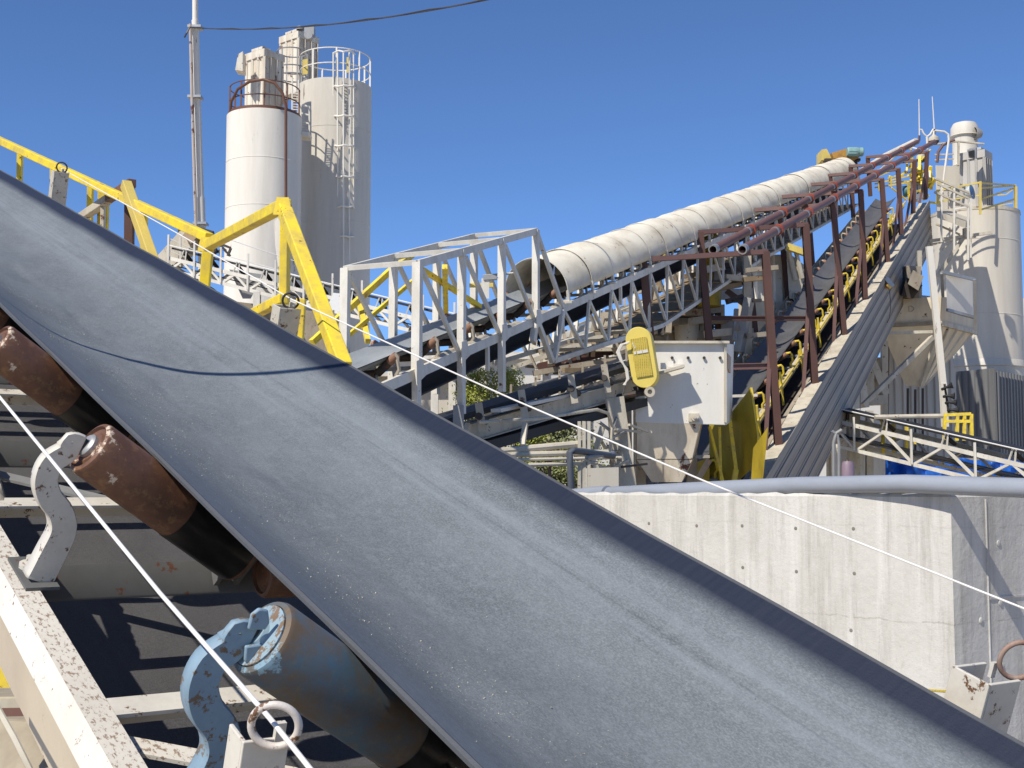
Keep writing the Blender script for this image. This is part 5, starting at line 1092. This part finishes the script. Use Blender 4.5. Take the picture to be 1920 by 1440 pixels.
# bin hopper right
hb = thing('aggregate_bin', 'large beige bin with ribbed sloping underside left of the right silo', 'bin', P(1740, 720, 48.3))
dB = 46
m = MB(); m.hexa(P3([(1650, 612, dB), (1762, 605, dB - .5), (1830, 622, dB + 3), (1700, 600, dB + 4), (1668, 562, dB), (1765, 556, dB - .5), (1830, 565, dB + 3), (1700, 550, dB + 4)])); m.build('bin_top', bin_m, hb, smooth=False)
m = MB(); m.hexa(P3([(1697, 722, dB + .8), (1727, 726, dB + .6), (1735, 718, dB + 1.6), (1705, 716, dB + 1.8), (1650, 612, dB), (1762, 605, dB - .5), (1830, 622, dB + 3), (1700, 600, dB + 4)])); m.build('bin_cone', bin_m, hb, smooth=False)
for k in range(5):
    f = k / 4.2; a = P(1764 + 62 * f, 609 + 14 * f, dB - .5 + 3.4 * f); b = P(1727 + 6 * f, 724 - 4 * f, dB + .5 + .8 * f); mem(hb, 'rib', a, b, .14, .12, cream, 0)
mem(hb, 'rim', P(1650, 611, dB - .06), P(1764, 605, dB - .56), .12, .14, dusty, 0)
mem(hb, 'rim', P(1763, 606, dB - .5), P(1832, 624, dB + 3), .12, .16, cream, 0)
for (x, y0, y1) in ((1702, 728, 868.2), (1716, 730, 885.5), (1730, 728, 874)): mem(hb, 'slot_bar', P(x, y0, dB + .4), P(x, y1, dB + .4), .07, None, darkm, 0)
# D-shaped mark on bin face
m = MB(); m.tube([P(1704, 574, dB - .32), P(1704, 584, dB - .32), P(1709, 584, dB - .33), P(1713, 581, dB - .34), P(1713, 577, dB - .34), P(1709, 574, dB - .33)], .012, 5, closed=True); m.build('letter_mark', dusty, hb)
wf = thing('panel_board', 'square pale panel in a grey frame fixed on the beige bin', 'panel', P(1800, 600, 44.27))
m = MB(); m.hexa(P3([(1776, 580, 43.93), (1824, 594, 44.85), (1826, 594, 45.54), (1778, 580, 44.62), (1773, 514, 43.93), (1823, 526, 44.85), (1825, 526, 45.54), (1775, 514, 44.62)])); m.build('panel', silo, wf, smooth=False)
for a, b in ((((1766, 512), (1768, 556))), ((1766, 510), (1827, 524)), ((1827, 524), (1829, 620)), ((1776, 581), (1826, 595))): mem(wf, 'frame_bar', P(*a, 43.7), P(*b, 44.39), .10, None, galv, 0)
# steel leg and braces
sl_ = thing('support_column', 'slender pale column carrying a stack of black horns, in front of the beige bin', 'column', P(1772, 790, 42.55))
mem(sl_, 'shaft', P(1742, 462, 42.55), P(1768, 720, 42.55), .2, .16, silo, 0); mem(sl_, 'shaft', P(1768, 718, 42.55), P(1772, 800, 42.55), .2, .2, silo, 0)
mem(sl_, 'brace', P(1748, 632, 43.12), P(1618, 760, 41.4), .14, None, cream, 0); mem(sl_, 'brace', P(1650, 625, 43.12), P(1748, 622, 43.12), .1, None, cream, 0)
for x in (1690,): mem(sl_, 'column', P(1662, 560, 47.72), P(1660, 800, 47.72), .2, None, redoxl, 0)
hn = thing('horn_cluster', 'stack of four black horns on the slender column', 'horns', P(1782, 775, 42.09))
for k, (x, y) in enumerate(((1776, 728), (1779, 742), (1783, 754), (1787, 768))):
    m = MB(); m.lathe(P(x - 6, y, 42.09), V((1, -.5, -.1 if k else .4)), [(.03, 0), (.05, .12), (.07, .2), (.12, .28), (.11, .27), (.04, .15)], 16); m.tube([P(x - 10, y + 2, 42.2), P(x - 4, y, 42.09)], .05, 6); m.build('horn', black, hn)
m = MB(); m.beam(P(1771, 720, 42.2), P(1779, 776, 42.2), .06); m.build('mount_bar', darkm, hn, smooth=False)
# steel frame pieces right of siding (1610-1660, 650-800)
sf = thing('bin_support_frame', 'cream bolted steel frame between the ribbed siding and the beige bin', 'frame', P(1640, 800, 46))
for (a, b, w, mt) in (((1632, 620), (1628, 760), .3, cream), ((1628, 665), (1660, 740), .28, cream), ((1658, 640), (1658, 780), .22, cream), ((1610, 752), (1660, 750), .35, cream), ((1640, 610), (1612, 660), .3, cream), ((1630, 560), (1640, 620), .35, dusty), ((1600, 680), (1612, 765), .55, white), ((1636, 705), (1636, 745), .1, cream), ((1710, 500), (1706, 560), .5, dusty), ((1724, 470), (1724, 560), .14, cream)): mem(sf, 'member', P(*a, 46), P(*b, 46), w, None, mt, 0)
m = MB(); m.poly(P3([(1615, 670, 47.15), (1655, 670, 47.15), (1655, 752, 47.15), (1615, 752, 47.15)]), .2, (0, 1, 0)); m.build('back_plate', dusty, sf, smooth=False)
m = MB(); m.hexa(P3([(1690, 555, 44.85), (1712, 560, 44.85), (1712, 560, 46), (1690, 555, 46), (1700, 520, 44.85), (1730, 535, 44.85), (1730, 535, 46), (1700, 520, 46)])); m.build('motor_box', darkm, sf, smooth=False)
m = MB(); m.hexa(P3([(1702, 532, 43.7), (1722, 545, 43.7), (1722, 545, 44.85), (1702, 532, 44.85), (1712, 506, 43.7), (1732, 518, 43.7), (1732, 518, 44.85), (1712, 506, 44.85)])); m.build('hood_box', dusty, sf, smooth=False)
# lamp on siding (a sun glint is painted into its reflector as orange)
wl = thing('siding_lamp', 'small box lamp with its sun glint painted orange, clipped on the ribbed siding', 'lamp', P(1665, 540, 31))
dl = depth(MB_ @ onx(MBi, 1665, 530, 1.9)); 
m = MB(); m.beam(P(1659, 521, dl), P(1672, 538, dl), .22, .16); m.build('housing', galv, wl, smooth=False, bevel=.01)
gm = NT('painted_sun_glint'); gm.b.inputs['Base Color'].default_value = (.8, .42, .08, 1); gm.b.inputs['Roughness'].default_value = .25; gm.b.inputs['Metallic'].default_value = .6
m = MB(); m.beam(P(1662, 534, dl - .14), P(1669, 541, dl - .14), .17, .1); m.build('reflector', gm.m, wl, smooth=False, bevel=.01)
m = MB(); m.tube([P(1668, 542, dl), P(1670, 575, dl), P(1668, 595, dl), P(1613, 720, dl + 1), P(1612, 900, dl + 1)], .012, 5); m.build('cord', cablem, wl)
# tarp, yellow rail, misc low right
bt = MB(); rows = []
for j in range(11):
    rows.append([P(1625 + i * 5, 862 + j * 6 + 2.2 * math.sin(i * .31) + 1.6 * math.sin(i * .83 + j), 39.5 - j * .05 + .12 * math.sin(i * .5 + j * .8) + .08 * math.sin(i * 1.3 - j * .5)) for i in range(70)])
bt.grid(rows); tag(bt.build('blue_tarp', blue, solid=.01), 'crumpled bright blue tarpaulin below the low right conveyor', 'tarp')
tb = MB(); tb.hexa(P3([(1580, 950, 41), (2010, 950, 41), (2010, 950, 42), (1580, 950, 42), (1580, 850, 41), (2010, 866, 41), (2010, 866, 42), (1580, 850, 42)])); tag(tb.build('storage_bay', dusty, smooth=False), 'low dusty storage bay wall beneath the blue tarpaulin', 'bay')
gr = thing('yellow_gate', 'small yellow railed gate by the corrugated shed', 'gate', P(1800, 830, 34))
for (a, b) in (((1770, 778), (1820, 776)), ((1770, 790), (1820, 790)), ((1772, 778), (1770, 826)), ((1795, 777), (1794, 826)), ((1808, 777), (1808, 826)), ((1821, 776), (1822, 826)), ((1650, 788), (1672, 786)), ((1655, 786), (1656, 850)), ((1675, 786), (1676, 850)), ((1700, 790), (1700, 850)), ((1714, 830), (1740, 830))): mem(gr, 'bar', P(*a, 34), P(*b, 34), .08, None, yellow, 0)
pr_ = thing('low_pipe_rail', 'pale pipe rail and block wall seen through the low right conveyor', 'rail', P(1680, 900, 33))
m = MB(); m.tube([P(1640, 782, 33), P(1768, 780, 33)], .06, 8); m.build('pipe', cream, pr_)
m = MB(); m.poly(P3([(1560, 770, 36), (1660, 790, 36), (1660, 930, 36), (1560, 930, 36)]), .3, (0, 1, 0)); m.build('back_wall', white, pr_, smooth=False)
for (x, w) in ((1600, .3), (1630, .18), (1560, .25)): mem(pr_, 'post', P(x, 770, 35), P(x, 930, 35), w, None, cream, 0)
m = MB(); m.tube([P(1563, 905, 26), P(1563, 830, 26), P(1568, 812, 26), P(1578, 806, 26)], .035, 8); m.tube([P(1573, 905, 26), P(1573, 832, 26), P(1570, 816, 26), P(1560, 808, 26)], .03, 8); m.build('bent_pipe', grey, pr_)
m = MB(); m.lathe(P(1590, 900, 26), (0, 0, 1), [(0, 0), (.13, 0), (.13, .32), (.09, .38), (0, .38)], 16); m.build('barrel', paint('mauve_barrel', (.24, .17, .22, 1), None, .5, None, 0), pr_)
tag(MB().poly(P3([(1906, 560, 75), (1960, 556, 75), (1960, 913, 75), (1906, 913, 75)]), 4, (0, 1, 0)).build('far_building', roofm, smooth=False), 'pale far building at the right edge beyond the silo', 'building')
# background building and planting in the centre gap
bgd = thing('warehouse', 'pale warehouse wall seen through the trusses in the middle distance', 'building', P(980, 913, 60))
m = MB(); m.hexa(P3([(730, 913, 60), (1180, 913, 60), (1180, 913, 66), (730, 913, 66), (730, 668, 60), (1180, 668, 60), (1180, 668, 66), (730, 668, 66)])); m.build('wall', roofm, bgd, smooth=False)
m = MB(); m.beam(P(725, 667, 59.8), P(1190, 667, 59.8), .5, .35); m.build('parapet', white, bgd, smooth=False)
for x in (826, 905, 1010, 1090): mem(bgd, 'pilaster', P(x, 670, 59.7), P(x, 913, 59.7), .35, .3, white, 0)
sb = thing('site_cabin', 'low white cabin between the silos and the truss', 'cabin', P(760, 800, 45))
m = MB(); m.hexa(P3([(600, 913, 45), (860, 913, 45), (860, 913, 48), (600, 913, 48), (600, 705, 45), (860, 705, 45), (860, 705, 48), (600, 705, 48)])); m.build('wall', silog, sb, smooth=False)
m = MB(); m.beam(P(595, 703, 44.8), P(866, 703, 44.8), .6, .14); m.build('roof_edge', white, sb, smooth=False)
tag(MB().hexa(P3([(1150, 913, 82), (1900, 913, 82), (1900, 913, 90), (1150, 913, 90), (1150, 704, 82), (1900, 704, 82), (1900, 704, 90), (1150, 704, 90)])).build('factory_hall', roofm, smooth=False), 'long pale hall low on the horizon behind the hopper and the steep belt', 'building')
truss_conv('belt_conveyor', 'dusty truss conveyor crossing low behind the short conveyor', (930, 752), (1260, 646), 29, 33, (46, 42), 8, (.2, .8), .9, dusty)
truss_conv('belt_conveyor', 'cream truss conveyor dropping to the right behind the hooded conveyor', (1000, 628), (1200, 702), 38, 36, (38, 40), 6, (.9,), .9, cream)
# building under conveyor C (brownish wall)
m = MB(); m.hexa(P3([(400, 913, 40), (640, 913, 40), (640, 913, 44), (400, 913, 44), (400, 560, 40), (640, 590, 40), (640, 590, 44), (400, 560, 44)])); tag(m.build('block_building', dusty, smooth=False), 'dusty brown block building under the low left conveyor', 'building')
def shrub(nm, lab, c, r, n, lm, flat=1, trunk=True, cat='shrub', seed=1):
    rnd = random.Random(seed); t = thing(nm, lab, cat, V((c.x, c.y, 0)))
    m = MB(); base = V((c.x, c.y, 0)); tips = []
    for k in range(9):
        a = rnd.uniform(0, 6.28); e = c + V((math.cos(a) * r[0] * .7, math.sin(a) * r[0] * .5, rnd.uniform(-.6, .8) * r[1])); m.tube([base, base + (e - base) * .5 + V((rnd.uniform(-.2, .2), 0, .2)), e], [.07, .045, .015], 6); tips.append(e)
    m.build('trunk', barkm, t)
    m = MB(); cl = tips + [c + V((rnd.uniform(-1, 1) * r[0], rnd.uniform(-.6, .6) * r[0], rnd.uniform(-1, 1) * r[1])) for _ in range(22)]
    for _ in range(n):
        q = rnd.choice(cl) + V((rnd.gauss(0, .22) * r[0], rnd.gauss(0, .22) * r[0], rnd.gauss(0, .17) * r[1])); s_ = rnd.uniform(.022, .05)
        u = V((rnd.uniform(-1, 1), rnd.uniform(-1, 1), rnd.uniform(-1, 1))).normalized(); w = u.orthogonal().normalized(); m.add([q - u * s_, q + w * s_ * .55, q + u * s_, q - w * s_ * .55], [(0, 1, 2, 3)])
    m.build('crown', lm, t, smooth=False)
shrub('shrub', 'yellow-green bush showing below the white truss', P(908, 748, 33), (.75, .75), 6500, leafy, seed=2)
shrub('shrub', 'olive bush between the short conveyor and the pale pipes', P(1010, 812, 30), (1.0, .42), 7500, leafg, seed=3)
shrub('shrub', 'dry olive bush behind the pale pipe rack', P(1050, 872, 28), (.8, .5), 6500, leafg, seed=4)
shrub('shrub', 'sprawling bush beneath the short conveyor left of the pale pipes', P(955, 840, 29), (.7, .5), 5500, leafy, seed=5)
plinm = paint('stained_beige_concrete', (.36, .31, .23, 1), (.22, .18, .13, 1), .8, None, 0, 8, .9, 0, 5, (1, 1, 1), .5, 30)
# bottom-left: concrete plinth, yellow slotted guard
tag(MB().hexa(P3([(-120, 1480, 4.2), (112, 1480, 4.0), (112, 1480, 6.5), (-120, 1480, 6.5), (-120, 1345, 4.4), (96, 1352, 4.2), (80, 1290, 6.5), (-120, 1290, 6.5)])).build('concrete_plinth', plinm, smooth=False, bevel=.02), 'stained concrete block at the bottom left below the white frame', 'block')
sy = thing('slotted_guard', 'yellow slotted guard panel at the left edge below the white frame', 'guard', P(0, 1310, 3.9))
m = MB(); m.poly(P3([(-70, 1200, 3.9), (6, 1218, 3.9), (37, 1288, 3.9), (-70, 1294, 3.9)]), .02, (0, 1, 0)); m.build('panel', yellow, sy, smooth=False)
for k in range(3):
    m = MB(); y = 1244 + k * 17; x = 2 + k * 7; m.beam(P(x, y, 3.88), P(x + 14, y + 1, 3.88), .008, .011); m.build('slot', black, sy, smooth=False)
lp = thing('low_bar', 'pale steel bar with a rusty chain along the bottom left', 'bar', P(20, 1330, 3.8))
m = MB(); m.beam(P(-80, 1318, 3.8), P(60, 1316, 3.8), .05, .025); m.build('rod', cream, lp, smooth=False)
m = MB(); m.beam(P(-80, 1334, 3.9), P(70, 1330, 3.9), .05, .03); m.build('angle', redoxl, lp, smooth=False)
